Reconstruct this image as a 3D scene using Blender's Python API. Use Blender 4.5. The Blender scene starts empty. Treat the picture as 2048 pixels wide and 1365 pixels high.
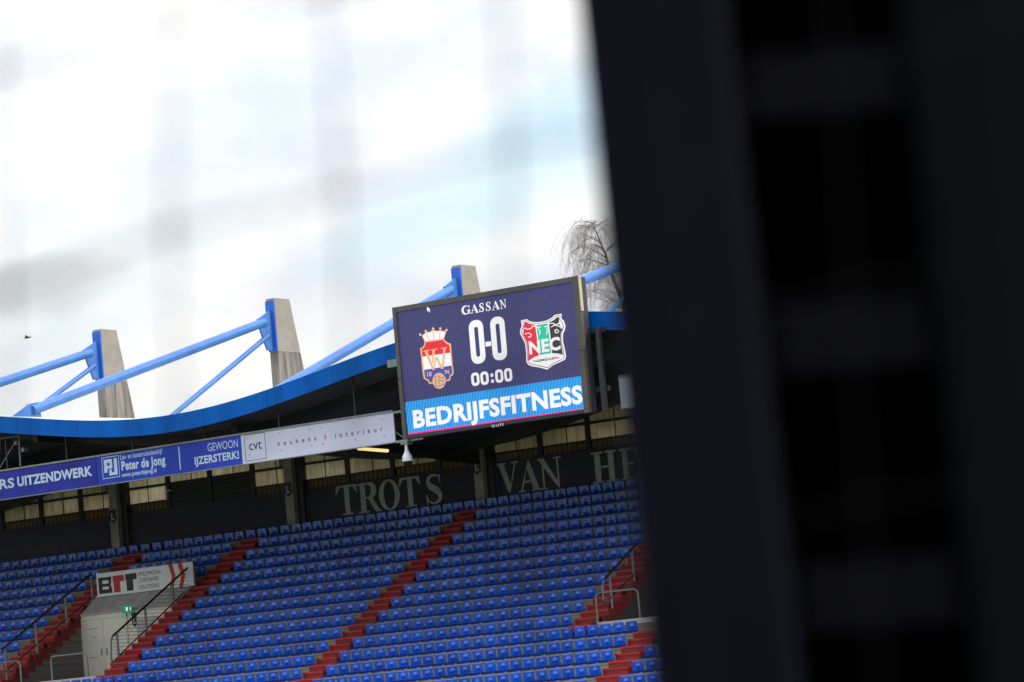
import bpy, bmesh, math, random
from mathutils import Vector, Matrix
random.seed(7)
S = bpy.context.scene
COL = S.collection
# ------------------------------------------------------------------ camera
FPX = 6905.82
PIT, ROL, PHI = math.radians(6.3554), math.radians(5.0408), math.radians(33.5264)
CAM = Vector((0, 0, 1.6))
FWD = Vector((-math.sin(PHI) * math.cos(PIT), math.cos(PHI) * math.cos(PIT), math.sin(PIT)))
_R = Vector((math.cos(PHI), math.sin(PHI), 0))
_U = _R.cross(FWD)
RGT = math.cos(ROL) * _R - math.sin(ROL) * _U
UPV = math.cos(ROL) * _U + math.sin(ROL) * _R
cam = bpy.data.cameras.new('camera')
camo = bpy.data.objects.new('camera', cam)
COL.objects.link(camo)
m3 = Matrix((RGT, UPV, -FWD)).transposed()
camo.matrix_world = Matrix.Translation(CAM) @ m3.to_4x4()
cam.sensor_width = 36.0
cam.lens = FPX / 2048 * 36
cam.clip_start = 0.1
cam.clip_end = 6000
cam.dof.use_dof = True
cam.dof.focus_distance = 112
cam.dof.aperture_fstop = 2.8
S.camera = camo
# ------------------------------------------------------------------ sky, sun, exposure
SUN_DIR = Vector((0.80, 0.42, 0.62)).normalized()      # towards the sun: behind the stand, to the right
SUN_EL = math.asin(SUN_DIR.z)
SUN_AZ = math.atan2(SUN_DIR.x, SUN_DIR.y)
EXPO = 1.55
S.view_settings.view_transform = 'Standard'
S.view_settings.look = 'None'
S.view_settings.exposure = EXPO
S.view_settings.gamma = 1
S.view_settings.use_curve_mapping = False
W = bpy.data.worlds.new('World')
S.world = W
W.use_nodes = True
nt = W.node_tree
nt.nodes.clear()
out = nt.nodes.new('ShaderNodeOutputWorld')
bg = nt.nodes.new('ShaderNodeBackground')
sky = nt.nodes.new('ShaderNodeTexSky')
sky.sky_type = 'NISHITA'
sky.sun_disc = False
sky.sun_elevation = SUN_EL
sky.sun_rotation = SUN_AZ
sky.air_density = 1.2
sky.dust_density = 2.0
tc = nt.nodes.new('ShaderNodeTexCoord')
mp = nt.nodes.new('ShaderNodeMapping')
mp.inputs['Scale'].default_value = (9, 9, 16)
mp.inputs['Location'].default_value = (1.3, 0.4, 2.1)
nz = nt.nodes.new('ShaderNodeTexNoise')
nz.inputs['Scale'].default_value = 1.0
nz.inputs['Detail'].default_value = 7
nz.inputs['Roughness'].default_value = 0.55
rp = nt.nodes.new('ShaderNodeValToRGB')
rp.color_ramp.elements[0].position = 0.36
rp.color_ramp.elements[0].color = (0.72, 0.72, 0.72, 1)
rp.color_ramp.elements[1].position = 0.52
rp.color_ramp.elements[1].color = (0.97, 0.97, 0.97, 1)
mp2 = nt.nodes.new('ShaderNodeMapping')
mp2.inputs['Scale'].default_value = (14, 14, 24)
mp2.inputs['Location'].default_value = (4.3, 7.4, 0.6)
nz2 = nt.nodes.new('ShaderNodeTexNoise')
nz2.inputs['Scale'].default_value = 1.0
nz2.inputs['Detail'].default_value = 8
rp2 = nt.nodes.new('ShaderNodeValToRGB')
rp2.color_ramp.elements[0].position = 0.36
rp2.color_ramp.elements[0].color = (3.75, 3.9, 4.2, 1)
rp2.color_ramp.elements[1].position = 0.58
rp2.color_ramp.elements[1].color = (4.9, 4.85, 4.8, 1)
mx = nt.nodes.new('ShaderNodeMix')
mx.data_type = 'RGBA'
L = nt.links.new
L(tc.outputs['Generated'], mp.inputs['Vector'])
L(mp.outputs[0], nz.inputs['Vector'])
L(nz.outputs['Fac'], rp.inputs[0])
L(tc.outputs['Generated'], mp2.inputs['Vector'])
L(mp2.outputs[0], nz2.inputs['Vector'])
L(nz2.outputs['Fac'], rp2.inputs[0])


def sky_spot(px, py, rx, ry, tilt):
    """soft elongated mask around one direction of the sky (angles in radians, measured on the photograph)"""
    d0 = (FWD + RGT * ((px - 1024) / FPX) - UPV * ((py - 682.5) / FPX)).normalized()
    e1 = Vector((0, 0, 1)).cross(d0).normalized() * -1
    e2 = d0.cross(e1) * -1
    c_, s_ = math.cos(tilt), math.sin(tilt)
    ax1, ax2 = e1 * c_ + e2 * s_, e2 * c_ - e1 * s_
    acc = None
    for axv, rad in ((ax1, rx), (ax2, ry)):
        dn = nt.nodes.new('ShaderNodeVectorMath')
        dn.operation = 'DOT_PRODUCT'
        dn.inputs[1].default_value = axv / rad
        L(tc.outputs['Generated'], dn.inputs[0])
        sq = nt.nodes.new('ShaderNodeMath')
        sq.operation = 'POWER'
        sq.inputs[1].default_value = 2
        ab = nt.nodes.new('ShaderNodeMath')
        ab.operation = 'ABSOLUTE'
        L(dn.outputs['Value'], ab.inputs[0])
        L(ab.outputs[0], sq.inputs[0])
        if acc is None:
            acc = sq
        else:
            ad = nt.nodes.new('ShaderNodeMath')
            ad.operation = 'ADD'
            L(acc.outputs[0], ad.inputs[0])
            L(sq.outputs[0], ad.inputs[1])
            acc = ad
    # ragged edge from the cloud noise
    nn_ = nt.nodes.new('ShaderNodeMath')
    nn_.operation = 'MULTIPLY_ADD'
    nn_.inputs[1].default_value = 2.4
    nn_.inputs[2].default_value = -1.2
    L(nz2.outputs['Fac'], nn_.inputs[0])
    ad = nt.nodes.new('ShaderNodeMath')
    ad.operation = 'ADD'
    L(acc.outputs[0], ad.inputs[0])
    L(nn_.outputs[0], ad.inputs[1])
    mr = nt.nodes.new('ShaderNodeMapRange')
    mr.interpolation_type = 'SMOOTHSTEP'
    mr.inputs['From Min'].default_value = 1.9
    mr.inputs['From Max'].default_value = 0.1
    L(ad.outputs[0], mr.inputs['Value'])
    return mr


gap = sky_spot(1110, 290, .062, .0165, .38)
dark = sky_spot(70, 575, .024, .0085, .1)
sub = nt.nodes.new('ShaderNodeMath')
sub.operation = 'MULTIPLY_ADD'
sub.inputs[1].default_value = -0.85
L(gap.outputs[0], sub.inputs[0])
L(rp.outputs[0], sub.inputs[2])
sub.use_clamp = True
L(sub.outputs[0], mx.inputs['Factor'])
dk = nt.nodes.new('ShaderNodeMath')
dk.operation = 'MULTIPLY_ADD'
dk.inputs[1].default_value = -0.33
dk.inputs[2].default_value = 1.0
L(dark.outputs[0], dk.inputs[0])
ssc = nt.nodes.new('ShaderNodeVectorMath')
ssc.operation = 'SCALE'
ssc.inputs['Scale'].default_value = 0.85
L(sky.outputs[0], ssc.inputs[0])
L(ssc.outputs[0], mx.inputs['A'])
sep = nt.nodes.new('ShaderNodeSeparateXYZ')
gm = nt.nodes.new('ShaderNodeMath')
gm.operation = 'MULTIPLY_ADD'
gm.use_clamp = False
gm.inputs[1].default_value = 1.7
gm.inputs[2].default_value = 0.52
cl = nt.nodes.new('ShaderNodeMath')
cl.operation = 'MAXIMUM'
cl.inputs[1].default_value = 0.0
L(tc.outputs['Generated'], sep.inputs[0])
L(sep.outputs['Z'], cl.inputs[0])
L(cl.outputs[0], gm.inputs[0])
vm = nt.nodes.new('ShaderNodeVectorMath')
vm.operation = 'SCALE'
L(rp2.outputs[0], vm.inputs[0])
gm2 = nt.nodes.new('ShaderNodeMath')
gm2.operation = 'MULTIPLY'
L(gm.outputs[0], gm2.inputs[0])
L(dk.outputs[0], gm2.inputs[1])
L(gm2.outputs[0], vm.inputs['Scale'])
L(vm.outputs[0], mx.inputs['B'])
L(mx.outputs['Result'], bg.inputs['Color'])
bg.inputs['Strength'].default_value = 0.1
L(bg.outputs[0], out.inputs['Surface'])
sl = bpy.data.lights.new('sun', 'SUN')
sl.energy = 0.8
sl.angle = math.radians(4)
sl.color = (1.0, 0.93, 0.82)
so = bpy.data.objects.new('sun', sl)
COL.objects.link(so)
so.rotation_euler = (-SUN_DIR).to_track_quat('-Z', 'Y').to_euler()
so.location = (0, 0, 60)


# ------------------------------------------------------------------ helpers
def at(px, py, X=None, Y=None, Z=None):
    """photograph pixel (2048 wide) -> point on a plane of the place"""
    v = FWD + RGT * ((px - 1024) / FPX) - UPV * ((py - 682.5) / FPX)
    if Y is not None:
        t = (Y - CAM.y) / v.y
    elif X is not None:
        t = (X - CAM.x) / v.x
    else:
        t = (Z - CAM.z) / v.z
    return CAM + v * t


def proj(P):
    d = Vector(P) - CAM
    z = d.dot(FWD)
    return 1024 + FPX * d.dot(RGT) / z, 682.5 - FPX * d.dot(UPV) / z, z


def newmat(name):
    m = bpy.data.materials.new(name)
    m.use_nodes = True
    return m, m.node_tree, m.node_tree.nodes['Principled BSDF']


def mat(name, col, rough=0.6, metal=0.0, var=0.15, scale=3.0, bump=0.0, bscale=40.0, spec=0.5, stretch=(1, 1, 1), dirt=None):
    m, t, b = newmat(name)
    n = t.nodes
    co = n.new('ShaderNodeTexCoord')
    mpn = n.new('ShaderNodeMapping')
    mpn.inputs['Scale'].default_value = stretch
    no = n.new('ShaderNodeTexNoise')
    no.inputs['Scale'].default_value = scale
    no.inputs['Detail'].default_value = 6
    no.inputs['Roughness'].default_value = 0.62
    t.links.new(co.outputs['Object'], mpn.inputs['Vector'])
    t.links.new(mpn.outputs[0], no.inputs['Vector'])
    r = n.new('ShaderNodeValToRGB')
    c2 = dirt if dirt else tuple(c * (1 - 2 * var) for c in col)
    r.color_ramp.elements[0].position = 0.32
    r.color_ramp.elements[0].color = (*[max(0, c) for c in c2], 1)
    r.color_ramp.elements[1].position = 0.62
    r.color_ramp.elements[1].color = (*[min(1, c * (1 + var * .4)) for c in col], 1)
    t.links.new(no.outputs['Fac'], r.inputs[0])
    t.links.new(r.outputs[0], b.inputs['Base Color'])
    b.inputs['Roughness'].default_value = rough
    b.inputs['Metallic'].default_value = metal
    b.inputs['Specular IOR Level'].default_value = spec
    if bump > 0:
        nb = n.new('ShaderNodeTexNoise')
        nb.inputs['Scale'].default_value = bscale
        nb.inputs['Detail'].default_value = 4
        bp = n.new('ShaderNodeBump')
        bp.inputs['Strength'].default_value = bump
        bp.inputs['Distance'].default_value = 0.02
        t.links.new(mpn.outputs[0], nb.inputs['Vector'])
        t.links.new(nb.outputs['Fac'], bp.inputs['Height'])
        t.links.new(bp.outputs[0], b.inputs['Normal'])
    return m


def emis(name, col, k=1.0, stripes=None):
    m, t, b = newmat(name)
    b.inputs['Base Color'].default_value = (0.01, 0.01, 0.012, 1)
    b.inputs['Roughness'].default_value = 0.5
    b.inputs['Emission Strength'].default_value = k * 2 ** (-EXPO)
    b.inputs['Emission Color'].default_value = (*col, 1)
    if stripes:
        n = t.nodes
        co = n.new('ShaderNodeTexCoord')
        mpn = n.new('ShaderNodeMapping')
        mpn.inputs['Rotation'].default_value = (0, math.radians(-16), 0)
        wv = n.new('ShaderNodeTexWave')
        wv.bands_direction = 'X'
        wv.inputs['Scale'].default_value = stripes[1]
        wv.inputs['Distortion'].default_value = 0.25
        wv.inputs['Detail'].default_value = 1
        r = n.new('ShaderNodeValToRGB')
        r.color_ramp.elements[0].position = 0.35
        r.color_ramp.elements[0].color = (*col, 1)
        r.color_ramp.elements[1].position = 0.85
        r.color_ramp.elements[1].color = (*stripes[0], 1)
        t.links.new(co.outputs['Object'], mpn.inputs['Vector'])
        t.links.new(mpn.outputs[0], wv.inputs['Vector'])
        t.links.new(wv.outputs['Fac'], r.inputs[0])
        t.links.new(r.outputs[0], b.inputs['Emission Color'])
    return m


M = {}
M['concrete'] = mat('terrace_concrete', (0.27, 0.25, 0.20), 0.85, var=0.14, scale=1.3, bump=0.3, stretch=(1, 1, 3))
M['pylon'] = mat('pylon_concrete', (0.235, 0.215, 0.195), 0.85, var=0.2, scale=1.1, bump=0.25, stretch=(4, 4, .35), dirt=(0.085, 0.078, 0.068))
M['pylon_top'] = mat('pylon_cap_concrete', (0.27, 0.245, 0.215), 0.8, var=0.08, scale=2)
M['pillar'] = mat('pillar_concrete', (0.36, 0.33, 0.27), 0.85, var=0.16, scale=2, bump=0.2)
M['stair'] = mat('red_stair_paint', (0.24, 0.018, 0.025), 0.7, var=0.2, scale=2.2, bump=0.15, dirt=(0.13, 0.045, 0.042), spec=0.2)
M['stair_nose'] = mat('red_nosing_paint', (0.46, 0.014, 0.010), 0.6, var=0.12, scale=3)
M['fascia'] = mat('blue_fascia_paint', (0.0, 0.105, 0.46), 0.4, var=0.16, scale=.9, stretch=(1, 1, .2), spec=0.1)
M['tube'] = mat('blue_tube_paint', (0.052, 0.168, 0.46), 0.4, var=0.10, scale=1.2, spec=0.3)
M['plate'] = mat('blue_plate_paint', (0.008, 0.10, 0.50), 0.45, var=0.12, scale=5)
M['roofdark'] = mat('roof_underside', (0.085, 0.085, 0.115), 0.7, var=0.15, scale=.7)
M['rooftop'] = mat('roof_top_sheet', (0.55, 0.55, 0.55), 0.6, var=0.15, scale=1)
M['steel'] = mat('dark_steel', (0.022, 0.024, 0.03), 0.55, var=0.2, scale=2)
M['board'] = mat('navy_wall_board', (0.040, 0.034, 0.066), 0.75, var=0.14, scale=.8)
M['letter'] = mat('letter_paint', (0.50, 0.49, 0.47), 0.75, var=0.1, scale=3)
M['brown'] = mat('brown_cladding', (0.20, 0.115, 0.045), 0.7, var=0.2, scale=2, stretch=(1, 1, .3))
M['galv'] = mat('galvanised_steel', (0.22, 0.25, 0.27), 0.5, metal=0.35, var=0.15, scale=6)
M['raildark'] = mat('dark_handrail', (0.028, 0.024, 0.022), 0.5, var=0.2, scale=4)
M['white'] = mat('off_white_paint', (0.84, 0.81, 0.72), 0.6, var=0.06, scale=1.2, stretch=(1, 1, .5))
M['greywall'] = mat('grey_render', (0.54, 0.51, 0.52), 0.85, var=0.12, scale=2)
M['door'] = mat('cream_door_paint', (0.88, 0.85, 0.74), 0.5, var=0.05, scale=1.5)
M['banner'] = mat('white_banner', (0.88, 0.89, 0.93), 0.5, var=0.03, scale=1)
M['black'] = mat('black_print', (0.012, 0.014, 0.018), 0.5, var=0.1)
M['red'] = mat('red_print', (0.62, 0.012, 0.016), 0.5, var=0.06)
M['adblue'] = mat('blue_board_print', (0.030, 0.062, 0.46), 0.5, var=0.10, scale=.35, spec=0.12)
M['adblue2'] = mat('violet_board_print', (0.028, 0.042, 0.34), 0.5, var=0.2, scale=.5, dirt=(0.026, 0.024, 0.20), spec=0.12)
M['adwhite'] = mat('lilac_white_board', (0.56, 0.58, 0.75), 0.45, var=0.05, scale=.6)
M['adtext'] = mat('pale_blue_print', (0.50, 0.62, 0.80), 0.5, var=0.04)
M['adgrey'] = mat('grey_print', (0.06, 0.05, 0.06), 0.5, var=0.05)
M['adred'] = mat('coral_print', (0.70, 0.10, 0.09), 0.5, var=0.05)
M['frame'] = mat('scoreboard_frame', (0.080, 0.074, 0.063), 0.5, var=0.12, scale=1.2)
M['cream'] = mat('cream_side_panel', (0.46, 0.385, 0.26), 0.6, var=0.06)
M['grass'] = mat('pitch_grass', (0.055, 0.080, 0.034), 0.9, var=0.25, scale=.6, bump=0.4)
M['bark'] = mat('birch_bark', (0.17, 0.14, 0.125), 0.85, var=0.3, scale=3)
M['twig'] = mat('birch_twig', (0.24, 0.185, 0.17), 0.85, var=0.2, scale=3)
M['netcord'] = mat('net_cord', (0.005, 0.005, 0.006), 0.95, var=0.1, spec=0.1)
M['gate'] = mat('dark_navy_padding', (0.0033, 0.0036, 0.0086), 0.9, var=0.1, scale=2, spec=0.08)
M['gateblack'] = mat('matt_black_sheet', (0.0008, 0.0008, 0.0009), 1.0, var=0.1, spec=0.0)
M['gaterung'] = mat('black_padding', (0.0042, 0.0042, 0.0066), 0.95, var=0.1, scale=2, spec=0.02)
M['badge'] = mat('navy_badge', (0.016, 0.018, 0.05), 0.5, var=0.1)
M['whiteprint'] = mat('white_print', (0.66, 0.67, 0.70), 0.5, var=0.04)
M['camwhite'] = mat('camera_housing', (0.62, 0.64, 0.70), 0.4, var=0.04)
M['glassdark'] = mat('dark_dome_glass', (0.006, 0.006, 0.007), 0.12, var=0.05)
M['green'] = mat('dark_green_canvas', (0.010, 0.055, 0.06), 0.7, var=0.2, scale=6)
M['bird'] = mat('bird_feathers', (0.09, 0.085, 0.085), 0.8, var=0.2, scale=9)
M['seat_beam'] = M['concrete']
# seat plastic: glossy moulded blue with slight fading from seat to seat
m, t, b = newmat('blue_seat_plastic')
oi = t.nodes.new('ShaderNodeObjectInfo')
ge = t.nodes.new('ShaderNodeNewGeometry')
add = t.nodes.new('ShaderNodeMath')
add.operation = 'ADD'
md = t.nodes.new('ShaderNodeMath')
md.operation = 'FRACT'
rr = t.nodes.new('ShaderNodeValToRGB')
rr.color_ramp.elements[0].color = (0.0005, 0.068, 0.50, 1)
rr.color_ramp.elements[1].color = (0.0006, 0.110, 0.76, 1)
t.links.new(oi.outputs['Random'], add.inputs[0])
t.links.new(ge.outputs['Random Per Island'], add.inputs[1])
t.links.new(add.outputs[0], md.inputs[0])
t.links.new(md.outputs[0], rr.inputs[0])
t.links.new(rr.outputs[0], b.inputs['Base Color'])
b.inputs['Roughness'].default_value = 0.1
b.inputs['Specular IOR Level'].default_value = 1.0
M['seat'] = m
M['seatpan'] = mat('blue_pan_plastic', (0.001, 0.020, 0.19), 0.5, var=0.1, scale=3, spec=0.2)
# translucent wall panel: light of the sky behind comes through
m, t, b = newmat('translucent_panel')
n = t.nodes
co = n.new('ShaderNodeTexCoord')
mpn = n.new('ShaderNodeMapping')
mpn.inputs['Scale'].default_value = (6, 6, .5)
no = n.new('ShaderNodeTexNoise')
no.inputs['Scale'].default_value = 1.4
no.inputs['Detail'].default_value = 6
no2 = n.new('ShaderNodeTexNoise')
no2.inputs['Scale'].default_value = .55
no2.inputs['Detail'].default_value = 3
r = n.new('ShaderNodeValToRGB')
r.color_ramp.elements[0].position = 0.3
r.color_ramp.elements[0].color = (0.42, 0.33, 0.21, 1)
r.color_ramp.elements[1].position = 0.66
r.color_ramp.elements[1].color = (0.90, 0.84, 0.70, 1)
mxx = n.new('ShaderNodeMath')
mxx.operation = 'MULTIPLY_ADD'
mxx.inputs[1].default_value = 0.55
ml2 = n.new('ShaderNodeMath')
ml2.operation = 'MULTIPLY'
ml2.inputs[1].default_value = 0.45
tr = n.new('ShaderNodeBsdfTranslucent')
ms = n.new('ShaderNodeMixShader')
ms.inputs[0].default_value = 0.78
t.links.new(co.outputs['Object'], mpn.inputs['Vector'])
t.links.new(mpn.outputs[0], no.inputs['Vector'])
t.links.new(co.outputs['Object'], no2.inputs['Vector'])
t.links.new(no2.outputs['Fac'], ml2.inputs[0])
t.links.new(no.outputs['Fac'], mxx.inputs[0])
t.links.new(ml2.outputs[0], mxx.inputs[2])
t.links.new(mxx.outputs[0], r.inputs[0])
t.links.new(r.outputs[0], tr.inputs['Color'])
t.links.new(r.outputs[0], b.inputs['Base Color'])
b.inputs['Roughness'].default_value = 0.4
t.links.new(b.outputs[0], ms.inputs[1])
t.links.new(tr.outputs[0], ms.inputs[2])
t.links.new(ms.outputs[0], n['Material Output'].inputs['Surface'])
M['pane'] = m
# brickwork (bricks are about 3 pixels tall in the photograph)
m, t, b = newmat('grey_brickwork')
n = t.nodes
co = n.new('ShaderNodeTexCoord')
mpn = n.new('ShaderNodeMapping')
mpn.inputs['Rotation'].default_value = (math.radians(90), 0, math.radians(90))
bt = n.new('ShaderNodeTexBrick')
bt.inputs['Scale'].default_value = 4.2
bt.inputs['Color1'].default_value = (0.20, 0.185, 0.175, 1)
bt.inputs['Color2'].default_value = (0.15, 0.14, 0.135, 1)
bt.inputs['Mortar'].default_value = (0.07, 0.066, 0.066, 1)
bt.inputs['Mortar Size'].default_value = 0.025
t.links.new(co.outputs['Object'], mpn.inputs['Vector'])
t.links.new(mpn.outputs[0], bt.inputs['Vector'])
t.links.new(bt.outputs['Color'], b.inputs['Base Color'])
b.inputs['Roughness'].default_value = 0.9
M['brick'] = m
# corrugation on the roof underside (fine ribs)
m = M['roofdark']
t = m.node_tree
b = t.nodes['Principled BSDF']
co = t.nodes.new('ShaderNodeTexCoord')
wv = t.nodes.new('ShaderNodeTexWave')
wv.bands_direction = 'Y'
wv.inputs['Scale'].default_value = 1.1
bp = t.nodes.new('ShaderNodeBump')
bp.inputs['Strength'].default_value = 0.9
bp.inputs['Distance'].default_value = 0.05
t.links.new(co.outputs['Object'], wv.inputs['Vector'])
t.links.new(wv.outputs['Fac'], bp.inputs['Height'])
t.links.new(bp.outputs[0], b.inputs['Normal'])
# emitting things: LED screen, exit sign, strip light
M['led_navy'] = emis('led_navy', (0.032, 0.028, 0.072), 1, ((0.033, 0.036, 0.25), 2.9))
M['led_blue'] = emis('led_blue', (0.0, 0.23, 0.86), 1, ((0.01, 0.44, 0.80), 2.9))
M['led_white'] = emis('led_white', (0.93, 0.91, 0.93), 1.0)
M['led_magenta'] = emis('led_magenta', (0.95, 0.0, 0.28), 1)
M['led_red'] = emis('led_red', (0.80, 0.004, 0.035), 1)
M['led_gold'] = emis('led_gold', (0.82, 0.48, 0.22), 1)
M['led_royal'] = emis('led_royal', (0.06, 0.07, 0.42), 1)
M['led_green'] = emis('led_green', (0.0, 0.56, 0.33), 1)
M['led_black'] = emis('led_black', (0.028, 0.022, 0.028), 1)
M['led_grey'] = emis('led_grey', (0.05, 0.045, 0.07), 1)
M['exit'] = emis('exit_green', (0.0, 0.20, 0.09), 1)
M['exitw'] = emis('exit_white', (0.75, 0.85, 0.75), 1)
M['lamp'] = emis('strip_lamp', (1.0, 0.74, 0.30), 1.15)


def link(name, me, material, parent=None):
    o = bpy.data.objects.new(name, me)
    COL.objects.link(o)
    if material is not None and len(me.materials) == 0:
        me.materials.append(material)
    if parent is not None:
        o.parent = parent
    return o


def tag(o, label, cat, group=None, kind=None):
    o['label'] = label
    o['category'] = cat
    if group:
        o['group'] = group
    if kind:
        o['kind'] = kind
    return o


def thing(name, label, cat, group=None, loc=(0, 0, 0)):
    o = bpy.data.objects.new(name, None)
    o.empty_display_size = .2
    o.location = loc
    COL.objects.link(o)
    return tag(o, label, cat, group)


class MB:
    """collects shapes for ONE mesh object"""

    def __init__(s):
        s.v = []
        s.f = []
        s.sm = []

    def add(s, vs, fs, smooth=False):
        k = len(s.v)
        s.v += [tuple(p) for p in vs]
        s.f += [tuple(i + k for i in q) for q in fs]
        s.sm += [smooth] * len(fs)

    def box(s, x0, x1, y0, y1, z0, z1):
        s.add([(x0, y0, z0), (x1, y0, z0), (x1, y1, z0), (x0, y1, z0), (x0, y0, z1), (x1, y0, z1), (x1, y1, z1), (x0, y1, z1)],
              [(0, 3, 2, 1), (4, 5, 6, 7), (0, 1, 5, 4), (1, 2, 6, 5), (2, 3, 7, 6), (3, 0, 4, 7)])

    def prism_y(s, poly, y0, y1):
        """polygon in (x,z) extruded along y, front at y0"""
        n = len(poly)
        vs = [(p[0], y0, p[1]) for p in poly] + [(p[0], y1, p[1]) for p in poly]
        fs = [tuple(range(n)), tuple(range(2 * n - 1, n - 1, -1))] + [(i, i + n, (i + 1) % n + n, (i + 1) % n) for i in range(n)]
        s.add(vs, fs)

    def prism_x(s, poly, x0, x1):
        """polygon in (y,z) extruded along x"""
        n = len(poly)
        vs = [(x0, p[0], p[1]) for p in poly] + [(x1, p[0], p[1]) for p in poly]
        fs = [tuple(range(n)), tuple(range(2 * n - 1, n - 1, -1))] + [(i, i + n, (i + 1) % n + n, (i + 1) % n) for i in range(n)]
        s.add(vs, fs)

    def ring_y(s, outer, inner, y0, y1):
        """closed band between two polygons of equal count in (x,z)"""
        n = len(outer)
        vs = [(p[0], y0, p[1]) for p in outer] + [(p[0], y0, p[1]) for p in inner] + [(p[0], y1, p[1]) for p in outer] + [(p[0], y1, p[1]) for p in inner]
        fs = []
        for i in range(n):
            j = (i + 1) % n
            fs += [(i, j, n + j, n + i), (2 * n + i, 3 * n + i, 3 * n + j, 2 * n + j), (i, 2 * n + i, 2 * n + j, j), (n + i, n + j, 3 * n + j, 3 * n + i)]
        s.add(vs, fs)

    def tube(s, pts, r, seg=8, caps=True):
        pts = [Vector(p) for p in pts]
        rs = r if isinstance(r, (list, tuple)) else [r] * len(pts)
        vs = []
        ref = None
        for i, p in enumerate(pts):
            d = (pts[min(i + 1, len(pts) - 1)] - pts[max(i - 1, 0)]).normalized()
            if ref is None:
                ref = Vector((0, 0, 1)) if abs(d.z) < .9 else Vector((1, 0, 0))
            a = d.cross(ref).normalized()
            b_ = d.cross(a).normalized()
            ref = a.cross(d)
            for k in range(seg):
                th = 2 * math.pi * k / seg
                vs.append(p + (a * math.cos(th) + b_ * math.sin(th)) * rs[i])
        fs = []
        for i in range(len(pts) - 1):
            for k in range(seg):
                fs.append((i * seg + k, i * seg + (k + 1) % seg, (i + 1) * seg + (k + 1) % seg, (i + 1) * seg + k))
        s.add(vs, fs, True)
        if caps:
            n = len(pts)
            s.add(vs[:seg], [tuple(range(seg))])
            s.add(vs[(n - 1) * seg:], [tuple(range(seg - 1, -1, -1))])

    def build(s, name, material, parent=None):
        me = bpy.data.meshes.new(name)
        me.from_pydata(s.v, [], s.f)
        me.polygons.foreach_set('use_smooth', s.sm)
        bm = bmesh.new()
        bm.from_mesh(me)
        bmesh.ops.recalc_face_normals(bm, faces=bm.faces)
        bm.to_mesh(me)
        bm.free()
        me.update()
        return link(name, me, material, parent)


def box(name, x0, x1, y0, y1, z0, z1, material, parent):
    mb = MB()
    mb.box(x0, x1, y0, y1, z0, z1)
    return mb.build(name, material, parent)


def arc(cx, cz, rx, rz, a0, a1, n):
    return [(cx + rx * math.cos(math.radians(a0 + (a1 - a0) * i / (n - 1))), cz + rz * math.sin(math.radians(a0 + (a1 - a0) * i / (n - 1)))) for i in range(n)]


# flat print: a text mesh fitted between two baseline pixels and a cap-height pixel on a plane Y
def text(name, body, pl, prr, pt, Y, material, parent, bold=0.0, depth=0.0):
    cu = bpy.data.curves.new('txt', 'FONT')
    cu.body = body
    cu.offset = bold
    cu.resolution_u = 3
    cu.space_character = 1.0 + bold * 1.6
    cu.fill_mode = 'FRONT'
    o = bpy.data.objects.new('txt', cu)
    COL.objects.link(o)
    bpy.context.view_layer.update()
    dg = bpy.context.evaluated_depsgraph_get()
    me = bpy.data.meshes.new_from_object(o.evaluated_get(dg))
    bpy.data.objects.remove(o)
    A, B, C_ = at(*pl, Y=Y), at(*prr, Y=Y), at(*pt, Y=Y)
    zb = (A.z + B.z) / 2
    xs = [v.co.x for v in me.vertices]
    ys = [v.co.y for v in me.vertices]
    x0, x1, y0, y1 = min(xs), max(xs), (0.0 if len(body) > 1 else min(ys)), max(ys)
    for v in me.vertices:
        v.co = (A.x + (v.co.x - x0) / (x1 - x0) * (B.x - A.x), Y, zb + (v.co.y - y0) / (y1 - y0) * (C_.z - zb))
    me.materials.clear()
    me.update()
    return link(name, me, material, parent)


def flat(name, pix, Y, material, parent, depth=0.004):
    """traced outline of a flat print on plane Y (thin sheet)"""
    mb = MB()
    P = [at(p[0], p[1], Y=Y) for p in pix]
    mb.prism_y([(p.x, p.z) for p in P], Y, Y + depth)
    return mb.build(name, material, parent)


# serif capital letters in a unit box (x 0..1, z 0..1); each is a list of polygons or (outer, inner) rings
def stroke(pts, ws):
    L_, R_ = [], []
    for i, p in enumerate(pts):
        a = pts[max(i - 1, 0)]
        c = pts[min(i + 1, len(pts) - 1)]
        d = Vector((c[0] - a[0], c[1] - a[1])).normalized()
        nn = Vector((-d.y, d.x)) * ws[i] / 2
        L_.append((p[0] + nn.x, p[1] + nn.y))
        R_.append((p[0] - nn.x, p[1] - nn.y))
    return [[L_[i], L_[i + 1], R_[i + 1], R_[i]] for i in range(len(pts) - 1)]


def ser(x0, x1, z0, z1):
    return [(x0, z0), (x1, z0), (x1, z1), (x0, z1)]


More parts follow.
